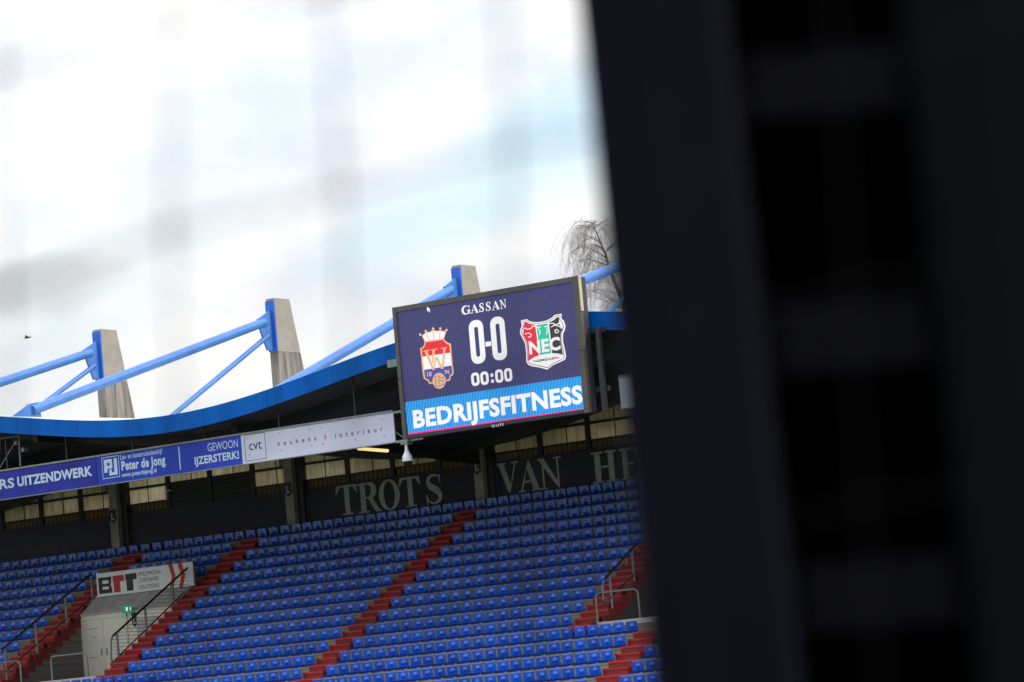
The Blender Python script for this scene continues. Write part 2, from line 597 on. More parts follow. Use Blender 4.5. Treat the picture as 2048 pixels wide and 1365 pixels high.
def glyph(c):
    k = .06
    if c == 'T':
        return [ser(.40, .62, k, .93), ser(.26, .76, 0, k), ser(.06, .96, .93, 1), [(.0, .72), (.045, .72), (.20, .93), (.02, .93)], [(1.0, .72), (.955, .72), (.80, .93), (.98, .93)]]
    if c == 'O':
        return [(arc(.5, .5, .5, .52, 0, 360, 33)[:-1], arc(.5, .5, .27, .455, 0, 360, 33)[:-1])]
    if c == 'L':
        return [ser(.2, .42, k, 1 - k), ser(.05, .6, 1 - k, 1), ser(.05, .95, 0, k), [(.95, k), (.95, .3), (.9, .3), (.6, k)]]
    if c == 'H':
        return [ser(.12, .34, k, 1 - k), ser(.66, .88, k, 1 - k), ser(0, .46, 0, k), ser(0, .46, 1 - k, 1), ser(.54, 1, 0, k), ser(.54, 1, 1 - k, 1), ser(.34, .66, .47, .54)]
    if c == 'E':
        return [ser(.14, .40, k, 1 - k), ser(0, .92, 0, k), ser(0, .92, 1 - k, 1), [(.92, 0), (1.0, .3), (.95, .3), (.72, k), (.92, k)], [(.92, 1), (.96, .72), (.91, .72), (.70, 1 - k), (.92, 1 - k)], ser(.40, .70, .47, .54)]
    if c == 'R':
        return [ser(.12, .33, k, 1 - k), ser(0, .46, 0, k), ser(0, .5, 1 - k, 1)] + stroke(arc(.46, .735, .24, .235, 90, -90, 12), [.06, .10, .15, .19, .21, .22, .22, .21, .19, .15, .10, .06]) + [ser(.33, .47, .48, .53), [(.44, .5), (.62, .5), (.93, .05), (1.0, .05), (1.0, 0), (.74, 0)]]
    if c == 'S':
        pts = [(.84, .76), (.80, .90), (.62, .965), (.42, .955), (.25, .88), (.20, .76), (.28, .64), (.50, .53), (.72, .42), (.82, .30), (.80, .16), (.64, .055), (.42, .035), (.22, .11), (.13, .26)]
        ws = [.03, .05, .07, .09, .14, .19, .22, .24, .24, .21, .16, .10, .07, .05, .03]
        return stroke(pts, ws) + [[(.80, .98), (.87, .98), (.88, .68), (.84, .68)], [(.10, .02), (.16, .02), (.16, .34), (.10, .34)]]
    if c == 'V':
        return [[(.08, .95), (.34, .95), (.60, .2), (.52, 0), (.48, 0)], [(.55, .12), (.60, .2), (.88, .95), (.80, .95)], ser(0, .42, .95, 1), ser(.68, 1, .95, 1)]
    if c == 'A':
        return [[(.50, 1), (.54, 1), (.92, .05), (.66, .05), (.43, .76)], [(.50, 1), (.43, .76), (.18, .05), (.10, .05)], ser(0, .30, 0, .05), ser(.56, 1, 0, .05), ser(.27, .72, .29, .35)]
    if c == 'N':
        return [[(.06, .95), (.30, .95), (.86, .12), (.86, 0), (.80, 0)], ser(.17, .24, .05, .86), ser(.80, .87, .15, .95), ser(.06, .36, 0, .05), ser(0, .30, .95, 1), ser(.68, 1, .95, 1)]
    if c == 'G':
        return stroke(arc(.52, .5, .40, .46, 48, 312, 16), [.04, .06, .09, .14, .18, .21, .22, .22, .22, .22, .21, .18, .14, .09, .07, .06]) + [ser(.74, .92, .05, .44), ser(.60, 1, .44, .49), [(.84, .97), (.90, .97), (.90, .68), (.86, .68)]]
    if c == 'W':
        return [[(.05, .96), (.17, .96), (.36, .02), (.28, .02)], [(.30, .02), (.36, .02), (.52, .62), (.46, .62)], [(.46, .62), (.56, .62), (.72, .02), (.64, .02)], [(.66, .02), (.74, .02), (.95, .96), (.86, .96)], [(.30, .35), (.36, .35), (.50, .96), (.40, .96)], ser(0, .28, .96, 1), ser(.34, .60, .96, 1), ser(.76, 1, .96, 1)]
    return []


def serif(name, c, X0, X1, Z0, Z1, Y, depth, material, parent, step=0.0015):
    mb = MB()
    for i, g in enumerate(glyph(c)):
        y = Y - i * step
        f = lambda p: (X0 + p[0] * (X1 - X0), Z0 + p[1] * (Z1 - Z0))
        if isinstance(g, tuple):
            mb.ring_y([f(p) for p in g[0]], [f(p) for p in g[1]], y - depth, Y)
        else:
            mb.prism_y([f(p) for p in g], y - depth, Y)
    return mb.build(name, material, parent)


# ------------------------------------------------------------------ the stand: one measured frame for everything
Y1, Z1, RISE, TREAD = 103.80, 9.751, 0.44087, 0.80725
Yn = lambda r: Y1 - .30 - TREAD * (r - 1)          # nosing of row r
Zt = lambda r: Z1 - .20 - RISE * (r - 1)           # tread level of row r
XL, XR = -104.0, -44.0
YW = Y1 + .55                                     # back wall
YF = Y1 - 15.0                                    # front edge of the roof
BAY = 8.72
PIL = [-71.02 + BAY * i for i in (-3, -2, -1, 0, 1, 2, 3)]
VOM = [(-86.40, -81.70), (-60.36, -55.66)]        # the two entrance recesses
NROW = 20

gr = bpy.data.meshes.new('ground')
gr.from_pydata([(-3000, -3000, 0), (3000, -3000, 0), (3000, 3000, 0), (-3000, 3000, 0)], [], [(0, 1, 2, 3)])
tag(link('ground', gr, M['grass']), 'green grass ground running to the stand', 'ground', kind='structure')

GS = thing('grandstand', 'football grandstand with concrete terraces, navy back wall and wavy blue-edged roof', 'grandstand', loc=(0, 0, 0))

# terraces
for r in range(1, NROW + 1):
    cuts = [XL]
    if 5 <= r <= 12:
        for a, b2 in VOM:
            cuts += [a, b2]
    cuts.append(XR)
    for i in range(0, len(cuts), 2):
        mb = MB()
        z1 = Zt(r)
        y0 = Yn(r)
        z0 = Zt(r + 1) - .35
        # nosing lip slightly proud of the riser
        mb.prism_x([(y0, z1), (y0, z1 - .09), (y0 + .025, z1 - .10), (y0 + .025, z0), (y0 + TREAD + .02, z0), (y0 + TREAD + .02, z1)], cuts[i], cuts[i + 1])
        mb.build('terrace_step', M['concrete'], GS)
mb = MB()
mb.box(XL, XR, Yn(NROW) + .05, Yn(NROW) + .3, 0, Zt(NROW) - .5)
mb.build('front_wall', M['concrete'], GS)
box('rear_wall', XL, XR, YW + .02, YW + .3, 0, 8.99, M['concrete'], GS)

# ---- entrance recesses
SLAB = Zt(12)
for k, (a, b2) in enumerate(VOM):
    yd = 99.40
    zt_ = 7.14
    box('floor_slab', a, b2, Yn(12), yd + .2, SLAB - .5, SLAB - .002, M['concrete'], GS)
    box('slab_edge', a + .02, b2 - .02, Yn(12) - .04, Yn(12) - .003, SLAB - .16, SLAB + .012, M['greywall'], GS)
    wl = box('entrance_wall', a, b2, yd, yd + .2, SLAB, zt_, M['white'], GS)
    mb = MB()
    mb.prism_x([(yd - .05, zt_ + .005), (yd - .05, zt_ + .06), (Yn(5) + .02, 7.86), (Yn(5) + .02, 7.80)], a + .01, b2 - .01)
    mb.build('sloping_canopy', M['greywall'], GS)
    box('parapet', a + .005, b2 - .005, Yn(5) + .03, Yn(5) + .18, 7.40, 7.90, M['white'], GS)
    # door with two leaves, on the wall face
    px = [167.5, 209.0, 253.0] if k == 0 else None
    if k == 0:
        xs = [at(p, 1290, Y=yd - .04).x for p in px]
    else:
        xs = [a + .12, a + 1.0, a + 1.9]
    mb = MB()
    mb.box(xs[0] - .1, xs[0] - .005, yd - .06, yd - .002, SLAB + .01, 7.06)
    mb.box(xs[2] + .005, xs[2] + .1, yd - .06, yd - .002, SLAB + .01, 7.06)
    mb.box(xs[0] - .1, xs[2] + .1, yd - .065, yd - .003, 6.965, 7.07)
    mb.build('door_frame', M['white'], GS)
    for i in (0, 1):
        d = box('door', xs[i] + .008, xs[i + 1] - .008, yd - .045, yd - .004, SLAB + .05, 6.955, M['door'], GS)
        hx = xs[1] + (-.13 if i == 0 else .13)
        mb = MB()
        mb.tube([(hx, yd - .05, 5.62), (hx, yd - .09, 5.64), (hx, yd - .09, 5.84), (hx, yd - .05, 5.86)], .018, 6)
        mb.build('handle', M['galv'], d)
    if k == 0:
        d0 = [o for o in GS.children if o.name.startswith('door')][-2:]
        for (zz, w0, w1) in ((6.62, .25, .75), (6.30, .45, .62), (5.55, .22, .66)):
            box('old_sticker', xs[0] + w0, xs[0] + w1, yd - .052, yd - .0465, zz, zz + .03, M['cream'], GS)
    # grey shuttered hatch to the right of the door
    hx0, hx1 = xs[2] + .55, b2 - .55
    hs = box('hatch', hx0, hx1, yd - .03, yd - .001, 5.0, 6.85, M['greywall'], GS)
    for j in range(14):
        z = 5.06 + j * .125
        box('slat', hx0 + .03, hx1 - .03, yd - .05, yd - .031, z, z + .085, M['greywall'], hs)
    # stepped brick side walls under the stairs
    for r in range(6, 13):
        for (ya_, yb_, zo) in ((Yn(r) - .424, Yn(r) - .001, .22), (Yn(r), Yn(r) + TREAD - .425, 0)):
            ztop = Zt(r) - zo - .42
            if ztop < SLAB or ya_ > yd:
                continue
            for (xa_, xb_) in ((a - .30, a + .004), (b2 - .004, b2 + .30)):
                mb = MB()
                mb.box(xa_, xb_, ya_, min(yb_, yd - .002), SLAB - .02, ztop)
                mb.build('brick_wall', M['brick'], GS)

# ---- back wall: pillars, navy boards, cladding, translucent windows
ZB0, ZB1, ZS = 9.0, 11.25, 11.57
ZTR = 12.17
PH = .40


def roof_rear(x):
    return 12.65 - .90 * math.cos(2 * math.pi * (x + 71.06) / 25.9)


def roof_front(x):
    return 13.56 + .70 * math.cos(2 * math.pi * (x + 59.7) / 25.9)


wallspan = []
for i, xp in enumerate(PIL):
    mb = MB()
    mb.box(xp, xp + PH, YW - .45, YW + .10, Zt(1) - .3, roof_rear(xp) + .9)
    mb.build('pillar', M['pillar'], GS)
    mb = MB()
    mb.box(xp + PH + .012, xp + PH + .30, YW - .22, YW + .05, Zt(1) - .3, roof_rear(xp) + .5)
    mb.build('pillar_shade', M['steel'], GS)  # dark box added to stand for the shaded side of the pillar
for i in range(len(PIL) - 1):
    x0, x1 = PIL[i] + PH + .32, PIL[i + 1] - .01
    bd = box('wall_board', x0, x1, YW, YW + .08, ZB0, ZB1, M['board'], GS)
    wallspan.append(bd)
    # board joints
    for j in range(1, 3):
        xj = x0 + (x1 - x0) * j / 3
        box('board_joint', xj - .008, xj + .008, YW - .004, YW + .003, ZB0, ZB1 - .005, M['steel'], bd)
    # corrugated brown cladding band
    mb = MB()
    xx = PIL[i] + PH + .03
    while xx < x1 - .1:
        mb.box(xx, xx + .14, YW + .055, YW + .12, ZB1 + .01, ZS - .06)
        xx += .215
    mb.box(PIL[i] + PH + .02, x1, YW + .10, YW + .16, ZB1 - .1, ZS - .005)
    mb.build('cladding_strip', M['brown'], GS)
    box('window_sill', x0, x1, YW - .02, YW + .14, ZS - .07, ZS, M['steel'], GS)
    louv = i == 1
    # posts every quarter bay
    posts = [PIL[i] + PH + .2 + (BAY - .35) * q / 4 for q in range(5)]
    for q in (1, 2, 3):
        xq = posts[q]
        box('window_post', xq - .09, xq + .09, YW - .04, YW + .16, ZB1 - .02, roof_rear(xq) + .35, M['steel'], GS)
    for q in range(4):
        a0 = posts[q] + .09 if q else PIL[i] + PH + .014
        a1 = posts[q + 1] - .09
        box('window_transom', a0 + .002, a1 - .002, YW, YW + .13, ZTR - .045, ZTR + .045, M['steel'], GS)
        mid = a0 + (a1 - a0) * .55
        top = max(roof_rear(a0), roof_rear(a1)) + .2
        for (s0, s1) in ((a0, mid - .012), (mid + .012, a1)):
            if not (louv and q in (1, 2)):
                box('window_pane', s0, s1, YW + .06, YW + .075, ZS + .005, ZTR - .05, M['pane'], GS)
            if top > ZTR + .1:
                box('window_pane', s0, s1, YW + .06, YW + .075, ZTR + .05, top, M['pane'], GS)
        box('glazing_bar', mid - .0115, mid + .0115, YW + .04, YW + .10, ZS + .002, ZTR - .047, M['steel'], GS)
        if top > ZTR + .1:
            box('glazing_bar', mid - .0115, mid + .0115, YW + .04, YW + .10, ZTR + .047, top, M['steel'], GS)
        if louv and q in (1, 2):
            lv = box('louvre', a0, a1, YW + .03, YW + .12, ZB1 + .02, ZTR - .05, M['steel'], GS)
            for j in range(8):
                z = ZB1 + .06 + j * .10
                mb = MB()
                mb.prism_x([(YW + .028, z), (YW - .03, z - .035), (YW - .03, z - .025), (YW + .028, z + .02)], a0 + .05, a1 - .05)
                mb.build('slat', M['frame'], lv)

# letters on the boards (board index 2 = middle bay, 3 = next)
YB = YW - .002
G5 = lambda ox, oy, x, y: (ox + x / 5.689, oy + y / 5.689)
LET = [('T', 640, 820, 180, 425, 960, 860, 1195, 2), ('R', 640, 820, 432, 700, 1010, 825, 1170, 2), ('O', 640, 820, 670, 908, 960, 795, 1140, 2), ('T', 640, 820, 903, 1146, 920, 765, 1105, 2), ('S', 640, 820, 1190, 1405, 900, 720, 1090, 2),
       ('V', 950, 800, 255, 507, 880, 712, 1062, 3), ('A', 950, 800, 488, 745, 880, 685, 1045, 3), ('N', 950, 800, 722, 990, 830, 655, 1015, 3), ('H', 950, 800, 1333, 1620, 770, 575, 950, 3), ('E', 950, 800, 1650, 1880, 730, 545, 905, 3)]
for c, ox, oy, xa, xb, ym, yt, yb, bi in LET:
    A_ = at(*G5(ox, oy, (xa + xb) / 2, ym), Y=YB)
    wd = (xb - xa) / 5.689 * (at(*G5(ox, oy, xa + 100, ym), Y=YB).x - at(*G5(ox, oy, xa, ym), Y=YB).x) / (100 / 5.689)
    zt2 = at(*G5(ox, oy, (xa + xb) / 2 - 15, yt), Y=YB).z
    zb2 = at(*G5(ox, oy, (xa + xb) / 2 + 15, yb), Y=YB).z
    ZC = (zt2 + zb2) / 2
    serif('letter', c, A_.x - wd / 2, A_.x + wd / 2, ZC - .56, ZC + .56, YB, .012, M['letter'], wallspan[bi])
# the words go on behind the dark post
for c, xo in (('T', -61.75),):
    serif('letter', c, xo, xo + 1.0, 9.98, 11.10, YB, .012, M['letter'], wallspan[4])

# ---- roof: ruled surface between the front and rear waves
NX, NY = 120, 10
mbu, mbt = MB(), MB()
vu, vt = [], []
for i in range(NX + 1):
    x = XL + (XR - XL) * i / NX
    for j in range(NY + 1):
        v = j / NY
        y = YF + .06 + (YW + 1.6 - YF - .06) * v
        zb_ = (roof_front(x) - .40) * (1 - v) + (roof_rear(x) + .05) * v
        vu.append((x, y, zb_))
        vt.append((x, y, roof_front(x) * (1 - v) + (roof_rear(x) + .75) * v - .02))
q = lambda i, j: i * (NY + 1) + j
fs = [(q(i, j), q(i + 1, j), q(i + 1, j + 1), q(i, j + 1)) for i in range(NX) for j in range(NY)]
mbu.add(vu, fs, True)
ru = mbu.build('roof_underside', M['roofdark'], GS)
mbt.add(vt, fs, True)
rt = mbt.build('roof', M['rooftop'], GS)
for o, s_ in ((ru, 1), (rt, -1)):
    md_ = o.modifiers.new('thick', 'SOLIDIFY')
    md_.thickness = .05
    md_.offset = 0
# fascia in panels, each its own sheet
nf = 22
for p in range(nf):
    xa, xb = XL + (XR - XL) * p / nf, XL + (XR - XL) * (p + 1) / nf - .012
    mb = MB()
    n_ = 6
    vs = []
    for i in range(n_ + 1):
        x = xa + (xb - xa) * i / n_
        z = roof_front(x)
        vs += [(x, YF, z), (x, YF, z - .57), (x, YF + .05, z - .57), (x, YF + .05, z)]
    fcs = []
    for i in range(n_):
        for k in range(4):
            fcs.append((i * 4 + k, i * 4 + (k + 1) % 4, i * 4 + 4 + (k + 1) % 4, i * 4 + 4 + k))
    fcs += [(0, 1, 2, 3), (n_ * 4 + 3, n_ * 4 + 2, n_ * 4 + 1, n_ * 4)]
    mb.add(vs, fcs)
    mb.build('fascia', M['fascia'], rt)
# purlins below the sheets, following the wave
for v in (.14, .36, .58, .80):
    y = YF + (YW + 1.6 - YF) * v
    mb = MB()
    vs = []
    for i in range(61):
        x = XL + (XR - XL) * i / 60
        z = (roof_front(x) - .40) * (1 - v) + (roof_rear(x) + .05) * v - .025
        vs += [(x, y - .12, z), (x, y - .12, z - .36), (x, y + .12, z - .36), (x, y + .12, z)]
    fcs = []
    for i in range(60):
        for k in range(4):
            fcs.append((i * 4 + k, i * 4 + (k + 1) % 4, i * 4 + 4 + (k + 1) % 4, i * 4 + 4 + k))
    mb.add(vs, fcs)
    mb.build('purlin', M['steel'], ru)
for xp in PIL:
    x = xp + .2
    mb = MB()
    mb.prism_x([(YF + 1.0, roof_front(x) - .55), (YF + 1.0, roof_front(x) - .85), (YW - .3, roof_rear(x) - .55), (YW - .3, roof_rear(x) - .05)], x - .11, x + .11)
    mb.build('rafter', M['steel'], ru)

# ---- pylons with stay tubes
ZP = 18.62
for i, xp in enumerate(PIL):
    if i == 6:
        continue
    x0 = xp - .32
    x1 = x0 + .40
    mb = MB()
    zj = 16.55
    yb0, yb1 = Y1 + .30, Y1 + .30
    dep = lambda z: .95 + (ZP - z) * .215
    mb.prism_x([(yb0, zj), (yb0, 12.2), (yb0 + dep(12.2), 12.2), (yb0 + dep(zj), zj)], x0, x1)
    py = mb.build('pylon', M['pylon'], GS)
    mb = MB()
    mb.prism_x([(yb0, ZP), (yb0, zj + .01), (yb0 + dep(zj), zj + .01), (yb0 + dep(ZP), ZP)], x0 - .004, x1 + .004)
    mb.build('pylon_cap', M['pylon_top'], py)
    box('anchor_plate', x0 + .0, x1 - .0, yb0 - .07, yb0 - .002, zj + .03, ZP - .10, M['plate'], py)
    xm = (x0 + x1) / 2
    mb = MB()
    mb.prism_x([(yb0 - .071, ZP - .45), (yb0 - .071, zj + .06), (yb0 - .42, zj + .06), (yb0 - .72, zj + .72), (yb0 - .90, zj + 1.22)], xm - .045, xm + .045)
    mb.build('gusset_plate', M['tube'], py)
    # thick stay down to the front of the roof
    xf = xm - (.35 if i != 3 else .0)
    yf = YF + 1.7
    zf = roof_front(xf) + (.25 if i != 3 else -.16)
    mb = MB()
    top = Vector((xm, yb0 - .50, zj + 1.13))
    bot = Vector((xf, yf, zf))
    mb.tube([bot, top], .178, 16)
    stt = mb.build('stay_tube', M['tube'], GS)
    mb = MB()
    mb.prism_x([(yf - 1.1, roof_front(xf) - .01), (yf + .45, roof_front(xf) - .06), (yf + .35, zf + .30), (yf - .15, zf + .22)], xf - .03, xf + .03)
    mb.build('foot_plate', M['tube'], stt)
    # thin stay to the middle of the roof
    mb = MB()
    ym = Y1 - 6.3
    vv = (ym - YF) / (YW + 1.6 - YF)
    zm = roof_front(xm) * (1 - vv) + (roof_rear(xm) + .75) * vv
    mb.tube([(xm - .1, ym, zm), (xm, yb0 - .30, zj + .62)], .10, 12)
    mb.build('stay_tube', M['tube'], GS)
    # pin bolts
    for (yy, zz) in ((yb0 - .45, zj + 1.12), (yb0 - .30, zj + .58)):
        mb = MB()
        mb.tube([(xm - .09, yy, zz), (xm + .09, yy, zz)], .05, 8)
        mb.build('pin_bolt', M['plate'], py)

# ------------------------------------------------------------------ red stairways
STA = [('A', -87.58, -86.42, 1, 12, 'long red stairway descending left of the white entrance door'),
       ('B', -81.70, -80.50, 1, 12, 'red stairway descending right of the white entrance door'),
       ('C', -71.53, -70.45, 1, NROW, 'red stairway running down the middle of the stand below the scoreboard'),
       ('D', -61.46, -60.38, 1, 12, 'red stairway beside the recess next to the dark foreground post'),
       ('E', -58.50, -57.35, 13, NROW, 'short red stairway at the bottom beside the dark foreground post'),
       ('F', -84.65, -83.45, 13, NROW, 'red stairway below the door, just under the bottom edge')]
for key, x0, x1, r0, r1, lab in STA:
    st = thing('stairway', lab, 'stairs', 'red stairways of the stand')
    for r in range(r0, r1 + 1):
        y, z = Yn(r), Zt(r)
        w = x1 - x0
        # upper step: painted nosing and riser, with the narrower half step standing in front
        mb = MB()
        mb.box(x0, x0 + w * .55, y - .035, y - .003, z - RISE + .21, z - .075)
        mb.box(x0 + w * .56, x1, y - .033, y - .003, z - RISE + .005, z - .075)
        mb.build('riser', M['stair'], st)
        mb = MB()
        mb.box(x0 - .01, x1 + .02, y - .055, y + .30, z - .072, z + .006)
        mb.build('nosing', M['stair_nose'], st)
        if key != 'F' or True:
            mb = MB()
            mb.box(x0 - .0, x0 + w * .80, y - .40, y - .037, z - RISE + .006, z - RISE + .155)
            mb.build('half_step', M['stair'], st)
            mb = MB()
            mb.box(x0 - .01, x0 + w * .80 + .01, y - .425, y - .037, z - RISE + .156, z - RISE + .222)
            mb.build('nosing', M['stair_nose'], st)
    if key in 'AD':
        # painted stepped string on the open side
        for r in range(5, 13):
            for (ya_, yb_, zo) in ((Yn(r) - .424, Yn(r) - .001, .22), (Yn(r), Yn(r) + TREAD - .425, 0)):
                zt_ = Zt(r) - zo
                if ya_ > 99.38 and r > 5:
                    pass
                box('string', x1 - .0, x1 + .045, ya_, yb_, max(zt_ - .42, SLAB + .003), zt_ + .004, M['stair'], st)

# ------------------------------------------------------------------ seats
def seat_meshes():
    nb, nw = 10, 10
    # backrest: dished panel with rounded top corners and thickness
    def bp(u, v, t_):
        hw = .216 - .008 * v
        x = (u - .5) * 2 * hw
        if v > .8:
            x *= 1 - .10 * ((v - .8) / .2) ** 2
        z = .035 + .338 * v - (.012 if abs(u - .5) > .45 and v > .95 else 0)
        rr2 = ((u - .5) * .40) ** 2 + ((v - .48) * .345) ** 2
        y = -.002 - .036 * v - .030 * (2 * u - 1) ** 2 - .040 * math.exp(-rr2 / .0036) + t_
        return (x, y, z)
    vs = [bp(i / nw, j / nb, 0) for j in range(nb + 1) for i in range(nw + 1)]
    n = len(vs)
    vs += [bp(i / nw, j / nb, .018) for j in range(nb + 1) for i in range(nw + 1)]
    fs = []
    w1 = nw + 1
    for j in range(nb):
        for i in range(nw):
            a = j * w1 + i
            fs.append((a, a + 1, a + w1 + 1, a + w1))
    ring = [i for i in range(w1)] + [j * w1 + nw for j in range(1, nb + 1)] + [nb * w1 + i for i in range(nw - 1, -1, -1)] + [j * w1 for j in range(nb - 1, 0, -1)]
    back = [(n + f[3], n + f[2], n + f[1], n + f[0]) for f in fs]
    rim = [(ring[i], ring[i] + n, ring[(i + 1) % len(ring)] + n, ring[(i + 1) % len(ring)]) for i in range(len(ring))]
    mb = MB()
    mb.add(vs, fs + back, True)
    k = len(mb.v) - len(vs)
    mb.f += [tuple(i + k for i in q_) for q_ in rim]
    mb.sm += [False] * len(rim)
    # pan: rounded slab with rolled front lip
    pm = MB()
    prof = [(-.02, .046), (-.10, .040), (-.20, .044), (-.27, .058), (-.302, .054), (-.318, .040), (-.318, -.016), (-.306, -.018), (-.302, .002), (-.02, .002)]
    n2 = len(prof)
    xsn = [-.196, -.184, .184, .196]
    vs2 = []
    for k_, x in enumerate(xsn):
        sc_ = .72 if k_ in (0, 3) else 1
        vs2 += [(x, p[0], .012 + (p[1] - .012) * sc_) for p in prof]
    f2 = []
    for k_ in range(3):
        for i in range(n2):
            f2.append((k_ * n2 + i, k_ * n2 + (i + 1) % n2, (k_ + 1) * n2 + (i + 1) % n2, (k_ + 1) * n2 + i))
    f2 += [tuple(range(n2)), tuple(range(4 * n2 - 1, 3 * n2 - 1, -1))]
    pm.add(vs2, f2)
    o1 = mb.build('backrest', M['seat'])
    o2 = pm.build('seat_pan', M['seatpan'])
    m1, m2 = o1.data, o2.data
    bpy.data.objects.remove(o1)
    bpy.data.objects.remove(o2)
    return m1, m2


SB, SPN = seat_meshes()
ORD = ['', 'first', 'second', 'third', 'fourth', 'fifth', 'sixth', 'seventh', 'eighth', 'ninth', 'tenth', 'eleventh', 'twelfth', 'thirteenth', 'fourteenth', 'fifteenth', 'sixteenth', 'seventeenth', 'eighteenth', 'nineteenth', 'twentieth', 'twenty-first', 'twenty-second', 'twenty-third', 'twenty-fourth', 'twenty-fifth', 'twenty-sixth', 'twenty-seventh', 'twenty-eighth', 'twenty-ninth', 'thirtieth']


def xrange_(a, b_):
    n = int(round((b_ - a) / .5))
    return [a + .5 * i for i in range(n + 1)]


seats = []
for r in range(1, 19):
    if r == 1:
        xs = xrange_(-103.42, -88.42)
        g = [-88.42 + (-85.47 + 88.42) * i / 5 for i in range(1, 5)]
        xs += g + xrange_(-85.47, -81.97) + [-81.97 + (2.76) * i / 5 for i in range(1, 5)] + xrange_(-79.21, -72.21) + xrange_(-71.73, -69.73) + xrange_(-69.23, -44.73)
    elif r <= 12:
        xs = xrange_(-103.92, -87.92)
        if r <= 4:
            xs += xrange_(-85.97, -81.97)
        xs += xrange_(-80.21, -71.71) + xrange_(-70.20, -61.70)
        xs += xrange_(-59.90, -55.9) if r <= 4 else []
        xs += xrange_(-54.0, -44.5)
    else:
        xs = xrange_(-100.9, -84.9) + xrange_(-83.21, -71.71) + xrange_(-70.20, -58.70) + xrange_(-57.10, -44.6)
    for x in xs:
        p = (x, Y1 - TREAD * (r - 1), Zt(r))
        u, v, d = proj((p[0], p[1], p[2] + .2))
        seats.append((r, x, p, u, v, d))
vis = [s for s in seats if -8 < s[3] < 1305 and s[4] < 1372]
vis.sort(key=lambda s: s[5])
indiv = vis[:300]
iset = set((s[0], round(s[1], 2)) for s in indiv)
rows = {}
for s in seats:
    rows.setdefault(s[0], []).append(s[1])
for s in indiv:
    r, x, p = s[0], s[1], s[2]
    if x > -58:
        k = sorted(xx for xx in rows[r] if xx > -58).index(x) + 1
        where = ORD[k] + ' seat right of the short red stairway'
    elif x > -71:
        k = sorted(xx for xx in rows[r] if xx > -71).index(x) + 1
        where = ORD[k] + ' seat right of the middle red stairway'
    else:
        k = sorted((xx for xx in rows[r] if xx < -71), reverse=True).index(x) + 1
        where = ORD[min(k, 30)] + ' seat left of the middle red stairway'
    e = thing('stadium_seat', 'blue plastic seat, %s row below back wall, %s' % (ORD[r], where), 'seat', 'blue seats on the terraces', p)
    e.rotation_euler.z = random.uniform(-.035, .035)
    o = link('backrest', SB, None, e)
    o.rotation_euler.x = random.uniform(-.025, .04)
    link('seat_pan', SPN, None, e)
big = MB()
big2 = MB()
v1 = [tuple(v.co) for v in SB.vertices]
f1 = [tuple(p.vertices) for p in SB.polygons]
s1 = [p.use_smooth for p in SB.polygons]
v2 = [tuple(v.co) for v in SPN.vertices]
f2 = [tuple(p.vertices) for p in SPN.polygons]
for s in seats:
    if (s[0], round(s[1], 2)) in iset:
        continue
    px_, py_, pz_ = s[2]
    tl = random.uniform(-.04, .025)
    k = len(big.v)
    big.v += [(a + px_, b_ + py_ + tl * c, c + pz_) for a, b_, c in v1]
    big.f += [tuple(i + k for i in q_) for q_ in f1]
    big.sm += s1
    k = len(big2.v)
    big2.v += [(a + px_, b_ + py_, c + pz_) for a, b_, c in v2]
    big2.f += [tuple(i + k for i in q_) for q_ in f2]
    big2.sm += [False] * len(f2)


def raw(mb, name, material, parent=None):
    me = bpy.data.meshes.new(name)
    me.from_pydata(mb.v, [], mb.f)
    me.polygons.foreach_set('use_smooth', mb.sm)
    me.update()
    return link(name, me, material, parent)


e = thing('stadium_seats', 'rows of smaller blue plastic seats on the upper and outer terraces', 'seats')
e['kind'] = 'stuff'
raw(big, 'backrests', M['seat'], e)['kind'] = 'stuff'
raw(big2, 'seat_pans', M['seatpan'], e)['kind'] = 'stuff'

# ------------------------------------------------------------------ scoreboard
YS = YF - .65
c3 = lambda x, y: (760 + x / 3.7917, 540 + y / 3.7917)
cb = lambda x, y: (820 + x / 9.1, 640 + y / 9.1)
cn = lambda x, y: (1025 + x / 10.11, 615 + y / 10.11)
SX0, SX1, SZ0, SZ1 = -62.78, -55.79, 10.84, 15.03
SBD = thing('scoreboard', 'large video scoreboard showing 0-0 and two club crests under the roof edge', 'scoreboard')
box('cabinet', SX0 + .02, SX1 - .02, YS + .004, YS + .42, SZ0 + .02, SZ1 - .02, M['steel'], SBD)
fw = .135
for (a, b_, c, d) in ((SX0, SX0 + fw, SZ0, SZ1), (SX1 - .19, SX1, SZ0, SZ1)):
    mb = MB()
    for (za, zb_) in ((c, c + 1.9), (c + 1.92, d)):
        mb.box(a, b_, YS - .06, YS + .10, za, zb_)
    mb.build('frame_post', M['frame'], SBD)
box('frame_rail', SX0 + fw + .003, SX1 - .193, YS - .055, YS + .10, SZ1 - .16, SZ1 - .003, M['frame'], SBD)
lo = box('frame_rail', SX0 + fw + .003, SX1 - .193, YS - .055, YS + .10, SZ0 + .003, SZ0 + .115, M['steel'], SBD)
box('side_panel', SX1 + .003, SX1 + .035, YS - .04, YS + .10, 13.95, SZ1 + .01, M['cream'], SBD)
scr = flat('screen', [c3(108, 315), c3(1475, 85), c3(1558, 800), c3(188, 1005)], YS - .004, M['led_navy'], SBD)
flat('ticker_band', [c3(188, 1005.5), c3(1558, 800.5), c3(1588, 1045), c3(212, 1240)], YS - .004, M['led_blue'], scr)
flat('ticker_line', [c3(212, 1240.5), c3(1588, 1045.5), c3(1589, 1055), c3(213, 1253)], YS - .004, M['led_magenta'], scr)
text('caption', 'BEDRIJFSFITNESS', c3(256, 1195), c3(1540, 1008), c3(240, 1067), YS - .012, M['led_white'], scr, .04)
